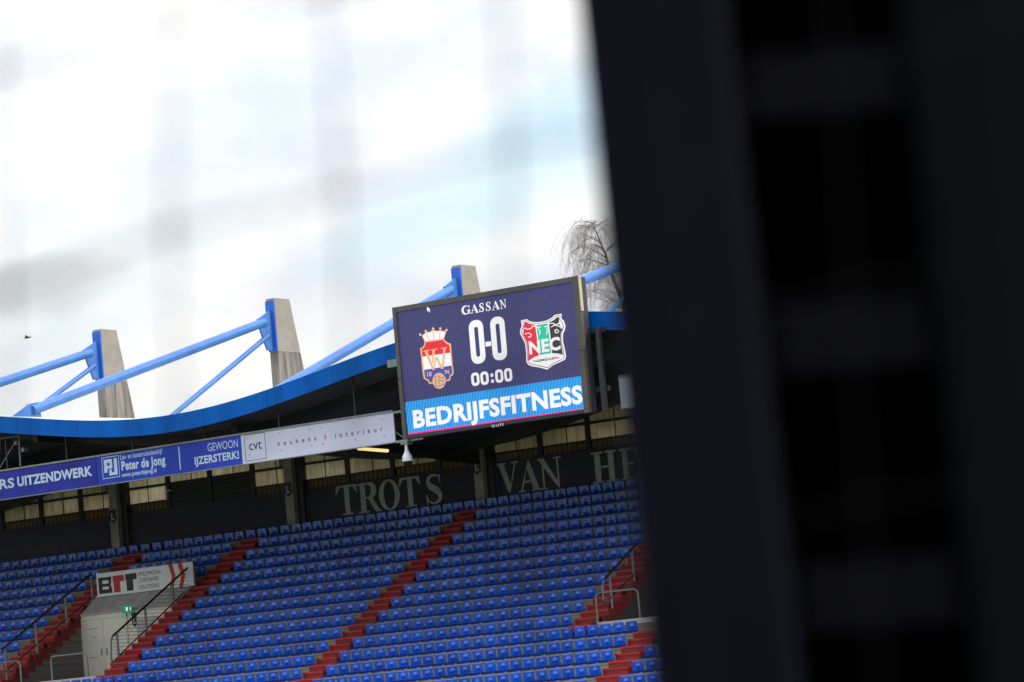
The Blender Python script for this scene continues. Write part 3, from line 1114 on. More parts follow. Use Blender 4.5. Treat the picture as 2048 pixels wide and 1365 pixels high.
text('maker_mark', 'Q-LITE', c3(846, 1195), c3(938, 1181), c3(845, 1176), YS - .062, M['whiteprint'], lo, .02)
# GASSAN in serif letters
gx = [(618, 690), (684, 752), (750, 794), (800, 846), (846, 912), (908, 962)]
for ch, (xa, xb) in zip('GASSAN', gx):
    f_ = lambda x: 1 - (x - 618) / 344
    yb = 345 - (xa + xb - 1236) / 2 / 344 * 55
    A_, B_ = at(*c3(xa, yb - 30), Y=YS), at(*c3(xb, yb - 30), Y=YS)
    zb_, zt_ = at(*c3((xa + xb) / 2, yb), Y=YS).z, at(*c3((xa + xb) / 2 - 5, yb - 67), Y=YS).z
    serif('caption_letter', ch, A_.x + .01, B_.x - .01, zb_, zt_, YS - .010, .003, M['led_white'], scr, .0012)


def rrect(x0, x1, z0, z1, r_, n=5):
    P = []
    for cx, cz, a0 in ((x1 - r_, z1 - r_, 0), (x0 + r_, z1 - r_, 90), (x0 + r_, z0 + r_, 180), (x1 - r_, z0 + r_, 270)):
        P += arc(cx, cz, r_, r_, a0, a0 + 90, n)
    return P


for (l, rr_, t_, b_) in (((684, 550), (792, 535), (718, 383), (750, 712)), ((846, 525), (955, 508), (884, 357), (912, 686))):
    a, b2, zt_, zb_ = at(*c3(*l), Y=YS).x, at(*c3(*rr_), Y=YS).x, at(*c3(*t_), Y=YS).z, at(*c3(*b_), Y=YS).z
    mb = MB()
    w = b2 - a
    mb.ring_y(rrect(a, b2, zb_, zt_, w * .42), rrect(a + w * .36, b2 - w * .36, zb_ + w * .40, zt_ - w * .40, w * .11), YS - .014, YS - .009)
    mb.build('score_digit', M['led_white'], scr)
for (xa, xb, yb) in ((694, 756, 880), (764, 826, 872), (876, 936, 856), (944, 1004, 847)):
    a, b2 = at(*c3(xa, yb - 45), Y=YS).x, at(*c3(xb, yb - 45), Y=YS).x
    zb_, zt_ = at(*c3((xa + xb) / 2 + 5, yb), Y=YS).z, at(*c3((xa + xb) / 2 - 5, yb - 100), Y=YS).z
    w = b2 - a
    mb = MB()
    mb.ring_y(rrect(a, b2, zb_, zt_, w * .40), rrect(a + w * .32, b2 - w * .32, zb_ + w * .30, zt_ - w * .30, w * .12), YS - .014, YS - .009)
    mb.build('clock_digit', M['led_white'], scr)
for dy in (0, 45):
    flat('clock_colon', [c3(842 - dy * .11, 834 - dy), c3(862 - dy * .11, 831 - dy), c3(864 - dy * .11, 855 - dy), c3(844 - dy * .11, 858 - dy)], YS - .014, M['led_white'], scr)
flat('score_dash', [c3(799, 547), c3(842, 542), c3(844, 577), c3(801, 584)], YS - .014, M['led_white'], scr)
flat('mouse_pointer', [c3(354, 278), c3(358, 318), c3(366, 309), c3(374, 324), c3(380, 320), c3(373, 306), c3(384, 304)], YS - .014, M['led_white'], scr)
# crest with crown, bands and W
cr1 = flat('crest', [cb(*p) for p in [(262, 400), (258, 455), (228, 500), (182, 520), (205, 700), (230, 965), (250, 1068), (300, 1108), (326, 1112), (340, 1160), (380, 1172), (430, 1150), (640, 1118), (708, 1118), (735, 1084), (742, 1030), (780, 1012), (796, 960), (775, 800), (755, 600), (745, 438), (690, 416), (640, 384), (622, 345)]], YS - .010, M['led_gold'], scr)
flat('crest_band', [cb(*p) for p in [(285, 412), (278, 470), (248, 512), (212, 538), (228, 672), (730, 598), (716, 462), (680, 448), (625, 405), (605, 366)]], YS - .016, M['led_red'], cr1)
flat('crest_band', [cb(*p) for p in [(228, 673), (730, 599), (752, 832), (255, 912)]], YS - .016, M['led_white'], cr1)
flat('crest_band', [cb(*p) for p in [(256, 913), (752, 833), (768, 955), (752, 990), (722, 1008), (712, 1070), (690, 1090), (640, 1098), (430, 1130), (380, 1142), (356, 1130), (342, 1088), (305, 1080), (275, 1050)]], YS - .016, M['led_royal'], cr1)
flat('crown', [cb(*p) for p in [(212, 284), (266, 402), (616, 352), (662, 205), (640, 200), (605, 205), (548, 185), (490, 204), (420, 180), (360, 218), (288, 224), (248, 264)]], YS - .012, M['led_gold'], cr1)
flat('crown_cloth', [cb(*p) for p in [(228, 294), (276, 388), (604, 342), (645, 218), (600, 222), (548, 204), (490, 218), (420, 198), (362, 232), (292, 240), (258, 276)]], YS - .018, M['led_white'], cr1)
for a, b_ in (((298, 245), (350, 378)), ((420, 200), (436, 368)), ((548, 205), (534, 352))):
    flat('crown_rib', [cb(a[0] - 7, a[1]), cb(a[0] + 7, a[1]), cb(b_[0] + 7, b_[1]), cb(b_[0] - 7, b_[1])], YS - .024, M['led_gold'], cr1)
for (x, y) in ((187, 270), (287, 207), (420, 163), (552, 160), (663, 188)):
    flat('crown_ball', [cb(x + 24 * math.cos(a * math.pi / 6), y + 24 * math.sin(a * math.pi / 6)) for a in range(12)], YS - .024, M['led_gold'], cr1)


def rot_glyph(name, c, P0, P1, P2, Y, depth, material, parent):
    """letter with corner pixels: base-left, base-right, top-left"""
    A_, B_, C_ = at(*P0, Y=Y), at(*P1, Y=Y), at(*P2, Y=Y)
    mb = MB()
    for i, g in enumerate(glyph(c)):
        P = [A_ + (B_ - A_) * p[0] + (C_ - A_) * p[1] for p in g]
        mb.prism_y([(p.x, p.z) for p in P], Y - depth - i * .0015, Y)
    return mb.build(name, material, parent)


rot_glyph('crest_letter', 'W', cb(292, 945), cb(722, 880), cb(240, 565), YS - .022, .003, M['led_gold'], cr1)
text('crest_year', '18', cb(312, 1020), cb(398, 1040), cb(312, 950), YS - .022, M['led_gold'], cr1, .03)
text('crest_year', '96', cb(632, 985), cb(724, 975), cb(632, 915), YS - .022, M['led_gold'], cr1, .03)
bl = flat('crest_ball', [cb(530 + 122 * math.cos(a * math.pi / 12), 1112 + 146 * math.sin(a * math.pi / 12)) for a in range(24)], YS - .028, M['led_gold'], cr1)
for pts in (((430, 1040), (500, 1025), (580, 1060), (625, 1050)), ((470, 1060), (460, 1120), (480, 1190), (478, 1195)), ((530, 1050), (520, 1100), (530, 1160), (532, 1180)), ((540, 1105), (590, 1115), (640, 1105), (645, 1105)), ((430, 1190), (500, 1215), (580, 1190), (640, 1165))):
    mb = MB()
    P = [at(*cb(*p), Y=YS - .036) for p in pts]
    for g in stroke([(p.x, p.z) for p in P], [.016] * 4):
        mb.prism_y(g, YS - .036, YS - .031)
    mb.build('ball_seam', M['led_royal'], cr1)
# shield with red, green and black stripes
cr2 = flat('crest', [cn(*p) for p in [(170, 265), (295, 240), (330, 275), (420, 300), (540, 300), (680, 270), (790, 215), (855, 155), (990, 130), (990, 230), (1035, 270), (1072, 370), (1060, 450), (1020, 540), (1020, 680), (1060, 860), (1085, 990), (1060, 1060), (960, 1110), (820, 1170), (700, 1262), (560, 1220), (400, 1195), (320, 1165), (280, 1100), (275, 900), (250, 720), (200, 620), (155, 540), (150, 470), (185, 380)]], YS - .010, M['led_white'], scr)
flat('crest_outline', [cn(*p) for p in [(195, 285), (290, 262), (330, 300), (420, 325), (540, 325), (690, 290), (800, 235), (870, 175), (968, 158), (960, 240), (1005, 300), (1040, 380), (1025, 450), (985, 540), (990, 690), (1030, 870), (1050, 990), (1030, 1040), (950, 1085), (815, 1145), (700, 1232), (560, 1190), (410, 1165), (340, 1140), (305, 1090), (300, 900), (275, 715), (225, 610), (182, 535), (180, 475), (215, 390)]], YS - .014, M['led_black'], cr2)
flat('crest_field', [cn(*p) for p in [(200, 292), (288, 272), (328, 310), (420, 335), (540, 335), (694, 300), (805, 245), (875, 186), (956, 170), (950, 245), (993, 305), (1027, 382), (1013, 446), (972, 540), (978, 692), (1018, 872), (1037, 988), (1020, 1032), (945, 1075), (810, 1134), (700, 1218), (560, 1178), (412, 1154), (348, 1130), (317, 1086), (312, 898), (287, 712), (236, 605), (194, 532), (193, 478), (228, 394)]], YS - .018, M['led_white'], cr2)
flat('crest_stripe', [cn(*p) for p in [(235, 300), (285, 295), (330, 330), (455, 355), (500, 660), (530, 975), (430, 1010), (320, 1085), (318, 900), (292, 708), (240, 600), (215, 560)]], YS - .023, M['led_red'], cr2)
flat('crest_stripe', [cn(*p) for p in [(482, 358), (560, 352), (708, 322), (745, 620), (780, 930), (660, 945), (552, 968), (520, 660)]], YS - .023, M['led_green'], cr2)
flat('crest_stripe', [cn(*p) for p in [(735, 310), (840, 255), (900, 200), (935, 195), (945, 255), (930, 320), (1010, 440), (968, 540), (972, 695), (1020, 960), (900, 932), (802, 930), (770, 620)]], YS - .023, M['led_black'], cr2)
text('crest_letters', 'NEC', cn(345, 935), cn(975, 850), cn(318, 690), YS - .030, M['led_white'], cr2, .04)
for o_ in [o_ for o_ in cr2.children if o_.name.startswith('crest_letters')]:
    pass
flat('crest_plaque', [cn(*p) for p in [(318, 1092), (400, 1035), (520, 985), (660, 955), (800, 938), (920, 945), (1040, 985), (1020, 1040), (815, 1134), (700, 1216), (560, 1178), (350, 1130)]], YS - .027, M['led_white'], cr2)
text('crest_town', 'NIJMEGEN', cn(430, 1115), cn(930, 1040), cn(428, 1070), YS - .033, M['led_grey'], cr2, .03)
# curling double-headed emblem in white line
for pts in (((240, 420), (300, 445), (370, 430), (400, 385), (460, 385), (520, 410), (570, 395)), ((250, 540), (330, 520), (385, 560), (360, 605), (315, 598)), ((640, 395), (700, 385), (750, 325), (820, 325), (860, 350), (950, 330), (960, 270)), ((880, 470), (855, 500), (890, 525), (940, 490), (900, 445), (850, 470)), ((520, 430), (560, 480), (545, 560)), ((690, 410), (700, 480), (690, 550)), ((780, 400), (850, 360), (960, 390), (985, 430))):
    mb = MB()
    P = [at(*cn(*p), Y=YS - .028) for p in pts]
    for i, g in enumerate(stroke([(p.x, p.z) for p in P], [.028] * len(P))):
        mb.prism_y(g, YS - .0300 - .0004 * i, YS - .025)
    mb.build('crest_scroll', M['led_white'], cr2)
# mounting: posts behind the left edge, arms to the roof
for (xx, nm) in ((SX0 - .12, 0), (SX1 + .30, 1)):
    mb = MB()
    mb.box(xx - .07, xx + .07, YS + .30, YS + .44, SZ0 - .02, roof_front(xx) - .5)
    mb.build('support_post', M['galv'] if nm == 0 else M['steel'], SBD)
    for zz in (11.55, 13.35):
        mb = MB()
        if nm == 0:
            mb.box(xx - .62, SX0 + .10, YS + .46, YS + .60, zz - .12, zz + .12) if zz > 13 else mb.box(xx - .1, SX0 + .10, YS + .46, YS + .60, zz - .06, zz + .06)
        else:
            mb.box(SX1 - .10, xx + .12, YS + .46, YS + .60, zz - .08, zz + .08)
        mb.build('bracket', M['galv'] if nm == 0 else M['steel'], SBD)
for i in range(3):
    xx = SX0 + 1.2 + i * 2.4
    mb = MB()
    mb.tube([(xx, YS + .40, 13.2), (xx, YF + .9, roof_front(xx) - .42)], .06, 8)
    mb.build('support_strut', M['steel'], SBD)

# ------------------------------------------------------------------ dome camera below the scoreboard corner
p = at(812, 884, Y=YS + .3)
DC = thing('dome_camera', 'white dome security camera hanging under the lower left scoreboard corner', 'camera', loc=(p.x, p.y, p.z - .5))
mb = MB()
mb.box(-.16, .10, -.08, .22, .42, .52)
mb.build('bracket', M['galv'], DC)
mb = MB()
prof = [(.43, .055), (.36, .05), (.22, .06), (.13, .10), (.05, .15), (-.05, .165), (-.12, .165)]
mb.tube([(0, 0, z) for z, _ in prof], [r_ for _, r_ in prof], 14)
mb.build('housing', M['camwhite'], DC)
mb = MB()
prof = [(-.122, .15), (-.19, .135), (-.25, .10), (-.285, .055), (-.295, .01)]
mb.tube([(0, 0, z) for z, _ in prof], [r_ for _, r_ in prof], 14)
mb.build('dome', M['glassdark'], DC)

# ------------------------------------------------------------------ advertising boards under the roof edge
YA = YF + .40
ZA0, ZA1 = 10.895, 11.91


def adboard(name, xa, xb, material, label):
    o = thing(name, label, 'advertising board', 'boards hung below the roof edge')
    bd = box('panel', xa, xb, YA, YA + .05, ZA0 + .03, ZA1 - .03, material, o)
    box('top_rail', xa, xb, YA - .03, YA + .07, ZA1 - .028, ZA1 + .03, M['galv'], o)
    box('bottom_rail', xa, xb, YA - .02, YA + .07, ZA0 - .005, ZA0 + .028, M['galv'], o)
    n = max(2, int((xb - xa) / 2.6))
    for i in range(n):
        x = xa + (xb - xa) * (i + .5) / n
        mb = MB()
        mb.box(x - .02, x + .02, YA + .08, YA + .12, ZA0, roof_front(x) - .40)
        mb.build('hanger', M['steel'], o)
    return o, bd


ax = lambda px: at(px, 960 - px * .145, Y=YA).x
B0 = adboard('advertising_board', -90.0, ax(193) - .01, M['adblue2'], 'dark violet advertising board at the left edge reading UITZENDWERK')
B1 = adboard('advertising_board', ax(193) + .01, ax(482.5) - .005, M['adblue'], 'blue advertising board with pale lettering between the violet and white boards')
B2 = adboard('advertising_board', ax(482.5) + .005, ax(787.5), M['adwhite'], 'pale lilac-white advertising board with thin grey lettering left of the scoreboard')
B3 = adboard('advertising_board', at(1240, 790, Y=YA).x, at(1240, 790, Y=YA).x + 7, M['adwhite'], 'pale advertising board right of the scoreboard, mostly hidden by the dark post')
a5 = lambda x, y: (x / 6.827, 800 + y / 6.827)
YT = YA - .006
# print of the violet board
mb_ = None
text('lettering', 'ERS', (-16, 979), a5(200, 1205), (-17, 962), YT, M['adtext'], B0[1], .03)
text('lettering', 'UITZENDWERK', a5(240, 1180), a5(1262, 1028), a5(225, 1055), YT, M['adtext'], B0[1], .04)
for pxx in (52, 129):
    A_ = at(pxx, 960 - pxx * .145, Y=YT)
    box('panel_joint', A_.x - .006, A_.x + .006, YA - .003, YA + .002, ZA0 + .032, ZA1 - .03, M['adblue'], B0[1])
# print of the blue board
P_ = [at(*a5(*p), Y=YT) for p in [(1382, 795), (1615, 755), (1642, 1050), (1408, 1085)]]
pxs = (P_[0].x + P_[3].x) / 2, (P_[1].x + P_[2].x) / 2
pzs = (P_[2].z + P_[3].z) / 2, (P_[0].z + P_[1].z) / 2
lw = .022
mb = MB()
mb.ring_y([(pxs[0], pzs[0]), (pxs[1], pzs[0]), (pxs[1], pzs[1]), (pxs[0], pzs[1])], [(pxs[0] + lw, pzs[0] + lw), (pxs[1] - lw, pzs[0] + lw), (pxs[1] - lw, pzs[1] - lw), (pxs[0] + lw, pzs[1] - lw)], YT - .002, YT)
mb.build('logo_border', M['adtext'], B1[1])
ux = lambda u: pxs[0] + (pxs[1] - pxs[0]) * u
uz = lambda v: pzs[0] + (pzs[1] - pzs[0]) * v
mb = MB()
for (u0, u1, v0, v1_) in ((.12, .30, .28, .88), (.302, .60, .72, .88), (.45, .60, .44, .718), (.302, .449, .44, .58)):
    mb.box(ux(u0), ux(u1), YT - .003, YT, uz(v0), uz(v1_))
mb.build('logo_letter', M['adtext'], B1[1])
mb = MB()
for (u0, u1, v0, v1_) in ((.70, .88, .12, .88), (.40, .699, .12, .26), (.40, .55, .262, .40)):
    mb.box(ux(u0), ux(u1), YT - .003, YT, uz(v0), uz(v1_))
mb.build('logo_letter', M['adtext'], B1[1])
a6 = lambda x, y: (x / 5.689, 880 + y / 5.689)
text('lettering', 'Las- en konstruktiebedrijf', a6(1370, 222), a6(1848, 157), a6(1368, 170), YT, M['adtext'], B1[1], .01)
text('lettering', 'Peter de Jong', a6(1385, 345), a6(1884, 277), a6(1375, 245), YT, M['adtext'], B1[1], .035)
text('lettering', 'www.peterdejong.nl', a6(1388, 424), a6(1782, 371), a6(1385, 375), YT, M['adtext'], B1[1], .015)
a7 = lambda x, y: (330 + x / 5.689, 820 + y / 5.689)
for p0, p1 in (((152, 418), (180, 682)),):
    A_, B_ = at(*a7(*p0), Y=YT), at(*a7(*p1), Y=YT)
    xm = (A_.x + B_.x) / 2
    box('divider', xm - .022, xm + .022, YT - .002, YT, B_.z, A_.z, M['adtext'], B1[1])
text('lettering', 'GEWOON', a7(487, 474), a7(832, 425), a7(480, 385), YT, M['adtext'], B1[1], .0)
text('lettering', 'IJZERSTERK!', a7(340, 625), a7(845, 550), a7(332, 538), YT, M['adtext'], B1[1], .03)
for pxx in (338,):
    A_ = at(pxx, 960 - pxx * .145, Y=YT)
    box('panel_joint', A_.x - .006, A_.x + .006, YA - .003, YA + .002, ZA0 + .032, ZA1 - .03, M['adblue2'], B1[1])
# print of the white board
P_ = [at(*a7(*p), Y=YT) for p in [(895, 290), (1130, 255), (1158, 552), (922, 588)]]
x0_, x1_, z0_, z1_ = (P_[0].x + P_[3].x) / 2, (P_[1].x + P_[2].x) / 2, (P_[2].z + P_[3].z) / 2, (P_[0].z + P_[1].z) / 2
lw = .014
mb = MB()
mb.ring_y([(x0_, z0_), (x1_, z0_), (x1_, z1_), (x0_, z1_)], [(x0_ + lw, z0_ + lw), (x1_ - lw, z0_ + lw), (x1_ - lw, z1_ - lw), (x0_ + lw, z1_ - lw)], YT - .002, YT)
mb.build('logo_border', M['adgrey'], B2[1])
text('lettering', 'cvt', a7(958, 462), a7(1102, 442), a7(955, 375), YT, M['adgrey'], B2[1], .0)
text('lettering', 'k  e  u  k  e  n  s', a7(1285, 410), a7(1718, 348), a7(1282, 358), YT, M['adgrey'], B2[1], .0)
text('lettering', '&', a7(1812, 336), a7(1840, 332), a7(1810, 280), YT, M['adred'], B2[1], .01)
g7 = lambda x, y: (640 + x / 5.689, 820 + y / 5.689)
text('lettering', 'i  n  t  e  r  i  e  u  r', g7(172, 320), g7(712, 248), g7(170, 268), YT, M['adgrey'], B2[1], .0)
for (x, y) in ((1300, 268), (1648, 216), (1783, 198), (1320, 457), (1662, 408), (1800, 390), (937, 322), (958, 512)):
    A_ = at(*a7(x, y), Y=YT)
    box('fixing_screw', A_.x - .012, A_.x + .012, YT - .012, YT, A_.z - .012, A_.z + .012, M['adgrey'], B2[1])
for (x, y) in ((20, 198), (385, 148), (708, 105), (40, 388), (400, 342), (730, 298)):
    A_ = at(*g7(x, y), Y=YT)
    box('fixing_screw', A_.x - .012, A_.x + .012, YT - .012, YT, A_.z - .012, A_.z + .012, M['adgrey'], B2[1])
# link bars from the white board to the scoreboard
for zz in (ZA1 - .05, ZA0 + .02):
    box('link_bar', ax(787.5) + .003, SX0 - .01, YA, YA + .06, zz - .04, zz + .04, M['galv'], B2[0])
mb = MB()
mb.tube([(ax(787.5) + .02, YA + .03, ZA0 + .35), (ax(787.5) + .36, YA + .03, ZA0 + .07)], .012, 6)
mb.build('brace', M['galv'], B2[0])
# floodlight frame at the far left under the roof
LF = thing('light_frame', 'thin galvanised hanging frame with small lamps at the left edge below the roof', 'frame')
P_ = [at(38, 872, Y=YF + .9), at(41, 932, Y=YF + .9), at(0, 878, Y=YF + .9), at(-2, 940, Y=YF + .9)]
mb = MB()
mb.tube([P_[0], P_[1]], .035, 8)
mb.tube([P_[2], P_[0]], .03, 8)
mb.tube([at(30, 885, Y=YF + .9), P_[3]], .025, 8)
mb.tube([P_[2], P_[3]], .03, 8)
mb.build('frame', M['galv'], LF)
for (x, y) in ((45, 900), (31, 886)):
    A_ = at(x, y, Y=YF + .85)
    mb = MB()
    mb.box(A_.x - .06, A_.x + .06, A_.y, A_.y + .2, A_.z - .07, A_.z + .07)
    mb.build('lamp_head', M['galv'], LF)

# ------------------------------------------------------------------ lit strip lamp under the roof
A_ = at(775, 902, Y=97.6)
B_ = at(717, 897.5, Y=95.7)
SLMP = thing('strip_lamp', 'lit yellow strip lamp under the roof behind the pale advertising board', 'lamp')
mb = MB()
mb.tube([A_, B_], .06, 8)
mb.build('tube', M['lamp'], SLMP)
mb = MB()
mb.tube([A_ + Vector((0, 0, .09)), B_ + Vector((0, 0, .09))], .055, 6)
mb.tube([A_ + Vector((0, 0, .1)), A_ + Vector((0, 0, 12.75 - A_.z))], .012, 5)
mb.tube([B_ + Vector((0, 0, .1)), B_ + Vector((0, 0, 12.75 - B_.z))], .012, 5)
mb.build('fitting', M['steel'], SLMP)

# ------------------------------------------------------------------ badges with an L
def badge(cx, y, cz, w, h, label):
    o = thing('badge', label, 'badge', 'navy badges marked L')
    mb = MB()
    P = [(-.5, .42), (-.36, .5), (-.2, .44), (0, .5), (.2, .44), (.36, .5), (.5, .42), (.46, .2), (.5, -.3), (.25, -.38), (0, -.5), (-.25, -.38), (-.5, -.3), (-.46, .2)]
    mb.prism_y([(cx + a * w, cz + b_ * h) for a, b_ in P], y - .03, y)
    pl = mb.build('shield', M['badge'], o)
    serif('letter', 'L', cx - .26 * w, cx + .26 * w, cz - .26 * h, cz + .22 * h, y - .031, .004, M['whiteprint'], pl)


names = {1: 'navy badge with white L on the concrete pillar above the white banner', 2: 'navy badge with white L on the pillar left of the wall lettering', 3: 'navy badge with white L on the pillar between the two painted words'}
for i, lab in names.items():
    pz = {1: at(228, 1033, Y=YW - .46).z, 2: at(583, 978, Y=YW - .46).z, 3: at(955, 934, Y=YW - .46).z}[i]
    badge(PIL[i] + .17, YW - .452, pz, .34, .56, lab)
p = at(266, 1240, Y=99.3)
badge(p.x, 99.39, p.z, .22, .55, 'small navy badge with white L beside the entrance door')

# exit sign
p = at(257, 1219, Y=99.2)
ES = thing('exit_sign', 'green lit emergency exit sign above the entrance door', 'sign')
box('housing', p.x - .20, p.x + .20, 99.05, 99.15, p.z - .13, p.z + .13, M['exit'], ES)
flat('pictogram', [(p_[0], p_[1]) for p_ in ((251.5, 1215), (255, 1214.6), (255.3, 1222), (252, 1222.4))], 99.045, M['exitw'], ES)
flat('pictogram', [(p_[0], p_[1]) for p_ in ((259, 1217), (260.5, 1214.6), (262.5, 1216.8), (261.4, 1217.2), (261.7, 1221.2), (260.2, 1221.4), (260.1, 1217.4))], 99.045, M['exitw'], ES)
box('bracket', p.x - .03, p.x + .03, 99.15, 99.345, p.z + .02, p.z + .08, M['galv'], ES)

# ------------------------------------------------------------------ white sponsor banner on the parapet
YBN = Yn(5) - .02
BN = thing('sponsor_banner', 'white sponsor banner with black and red lettering above the entrance door', 'banner')
P_ = [at(*p_, Y=YBN) for p_ in ((191.9, 1149.6), (384, 1122.3), (195.5, 1198), (388.4, 1168.5))]
bx0, bx1 = (P_[0].x + P_[2].x) / 2, (P_[1].x + P_[3].x) / 2
bz1, bz0 = (P_[0].z + P_[1].z) / 2, (P_[2].z + P_[3].z) / 2
bs = box('sheet', bx0, bx1, YBN, YBN + .04, bz0, bz1, M['banner'], BN)
box('edge_rail', bx0, bx1, YBN - .01, YBN + .035, bz0 - .035, bz0 - .002, M['steel'], BN)
for xx in (bx0 + .25, bx1 - .25):
    box('banner_post', xx - .03, xx + .03, YBN + .042, YBN + .10, 7.86, bz1 - .03, M['galv'], BN)
b1 = lambda x, y: (x / 6.827, 1020 + y / 6.827)
b2_ = lambda x, y: (250 + x / 6.827, 1000 + y / 6.827)
YBT = YBN - .006
# B, T, T drawn as block letters
A_, B_, C_, D_ = at(*b1(1340, 935), Y=YBT), at(*b1(1525, 910), Y=YBT), at(*b1(1355, 1155), Y=YBT), at(*b1(1532, 1130), Y=YBT)
lx0, lx1, lz0, lz1 = (A_.x + C_.x) / 2, (B_.x + D_.x) / 2, (C_.z + D_.z) / 2, (A_.z + B_.z) / 2
mb = MB()
w, h = lx1 - lx0, lz1 - lz0
mb.prism_y([(lx0, lz0), (lx0 + .28 * w, lz0), (lx0 + .28 * w, lz1), (lx0, lz1)], YBT - .003, YBT)
for v0, v1_ in ((0, .24), (.42, .60), (.80, 1.0)):
    mb.prism_y([(lx0 + .281 * w, lz0 + v0 * h), (lx0 + .75 * w, lz0 + v0 * h), (lx0 + .75 * w, lz0 + v1_ * h), (lx0 + .281 * w, lz0 + v1_ * h)], YBT - .003, YBT)
mb.prism_y([(lx0 + .751 * w, lz0), (lx1, lz0), (lx0 + .97 * w, lz0 + .3 * h), (lx0 + .90 * w, lz0 + .5 * h), (lx0 + .95 * w, lz0 + .7 * h), (lx1, lz1), (lx0 + .751 * w, lz1)], YBT - .003, YBT)
mb.build('lettering', M['black'], bs)
for (xa, ya, xb, yb, sx0, sx1, ybt, mt) in ((1535, 905, 1688, 885, 1592, 1648, 1122, 'red'), (1706, 880, 1860, 862, 1768, 1824, 1098, 'black')):
    A_, B_ = at(*b1(xa, ya), Y=YBT), at(*b1(xb, yb), Y=YBT)
    C_ = at(*b1(sx1, ybt), Y=YBT)
    z1_ = (A_.z + B_.z) / 2
    wd = B_.x - A_.x
    mb = MB()
    mb.box(A_.x, B_.x, YBT - .003, YBT, z1_ - .23, z1_)
    xm = C_.x - .16
    mb.box(xm - .16, xm + .16, YBT - .003, YBT, C_.z, z1_ - .231)
    mb.build('lettering', M[mt], bs)
text('lettering', 'MULTIMODAL', b2_(188, 1040), b2_(498, 1008), b2_(183, 990), YBT, M['adgrey'], bs, -.004)
text('lettering', 'CONTAINER', b2_(190, 1132), b2_(458, 1095), b2_(188, 1075), YBT, M['adgrey'], bs, -.004)
text('lettering', 'SOLUTIONS', b2_(200, 1222), b2_(465, 1185), b2_(195, 1168), YBT, M['adgrey'], bs, -.004)
for pts in (((585, 880), (640, 872), (690, 1040), (660, 1205), (612, 1212), (640, 1050)), ((713, 863), (770, 855), (820, 1020), (792, 1190), (740, 1196), (768, 1030))):
    flat('chevron', [b2_(*p_) for p_ in pts], YBT - .003, M['red'], bs)

# ------------------------------------------------------------------ handrails
def handrail(label, Xp, top, low, posts, wires, endloop):
    o = thing('handrail', label, 'handrail', 'handrails beside the entrance recess')
    T0, T1 = [at(*p_, X=Xp) for p_ in top]
    L0, L1 = [at(*p_, X=Xp) for p_ in low]
    mb = MB()
    mb.tube([T0, T1], .042, 8)
    mb.build('top_rail', M['raildark'], o)
    mb = MB()
    mb.tube([L0, L1], .026, 8)
    mb.build('lower_rail', M['raildark'], o)
    mb = MB()
    dn = (T1 - T0).normalized()
    a = T1
    b_ = L1
    mid = [a, a + dn * .12 + Vector((0, 0, -.10)), a + dn * .14 + Vector((0, 0, -.3)), b_ + dn * .30 + Vector((0, 0, .18)), b_ + dn * .24 + Vector((0, 0, -.02)), b_ + dn * .08 + Vector((0, 0, -.05)), b_]
    mb.tube(mid, .04, 8)
    mb.build('end_loop', M['galv'], o)
    for p0, p1 in posts:
        A_, B_ = at(*p0, X=Xp), at(*p1, X=Xp)
        ym = (A_.y + B_.y) / 2
        mb = MB()
        mb.tube([(Xp + .001, ym, B_.z - .1), (Xp + .001, ym, A_.z)], .045, 8)
        mb.build('post', M['galv'], o)
    for i in range(1, wires):
        f_ = i / wires
        # horizontal wire between the sloping rails
        z = L1.z + .05 + (T0.z - .12 - L1.z) * f_
        def yat(P, Q, z):
            t_ = (z - P.z) / (Q.z - P.z)
            return P.y + (Q.y - P.y) * t_
        zt_lo, zt_hi = min(T0.z, T1.z), max(T0.z, T1.z)
        y_front = yat(T0, T1, z) if z > zt_lo else T1.y
        y_back = yat(L0, L1, z) if z < max(L0.z, L1.z) else L0.y
        if abs(y_front - y_back) < .15:
            continue
        mb = MB()
        mb.tube([(Xp, y_front, z), (Xp, y_back, z)], .007, 4)
        mb.build('wire', M['steel'], o)
    return o


handrail('dark sloping handrail with wire infill right of the entrance door', -81.78, ((388, 1124), (225, 1273)), ((388, 1166), (232, 1318)),
         (((387, 1126), (391, 1172)), ((344, 1166), (349, 1222)), ((290, 1216), (294, 1274)), ((234, 1268), (238, 1326))), 26, True)
handrail('dark sloping handrail along the stairway left of the entrance door', -86.48, ((183, 1148), (2, 1301)), ((183, 1196), (8, 1345)),
         (((182, 1150), (186, 1200)), ((130, 1194), (135, 1249)), ((71, 1244), (75, 1301)), ((10, 1297), (14, 1354))), 0, True)
handrail('sloping handrail above the recess at the edge of the dark post', -60.44, ((1272, 1090), (1208, 1160)), ((1274, 1144), (1216, 1200)),
         (((1262, 1100), (1270, 1160)), ((1219, 1148), (1225, 1214))), 0, True)


def hoop(label, pL, pR, Yp, zb):
    A_, B_ = at(*pL, Y=Yp), at(*pR, Y=Yp)
    z = (A_.z + B_.z) / 2
    o = thing('crowd_barrier', label, 'barrier', 'tubular barriers on the recess edge')
    mb = MB()
    r_ = .16
    P = [(A_.x, Yp, zb), (A_.x, Yp, z - r_)] + [(A_.x + r_ - r_ * math.cos(a), Yp, z - r_ + r_ * math.sin(a)) for a in (.4, .8, 1.2)] + [(A_.x + r_, Yp, z), (B_.x - r_, Yp, z)] + [(B_.x - r_ + r_ * math.sin(a), Yp, z - r_ + r_ * math.cos(a)) for a in (.4, .8, 1.2)] + [(B_.x, Yp, z - r_), (B_.x, Yp, zb)]
    mb.tube(P, .036, 10)
    mb.build('hoop', M['galv'], o)
    for xx in (A_.x, B_.x):
        box('base_plate', xx - .08, xx + .08, Yp - .08, Yp + .08, zb - .0, zb + .015, M['galv'], o)


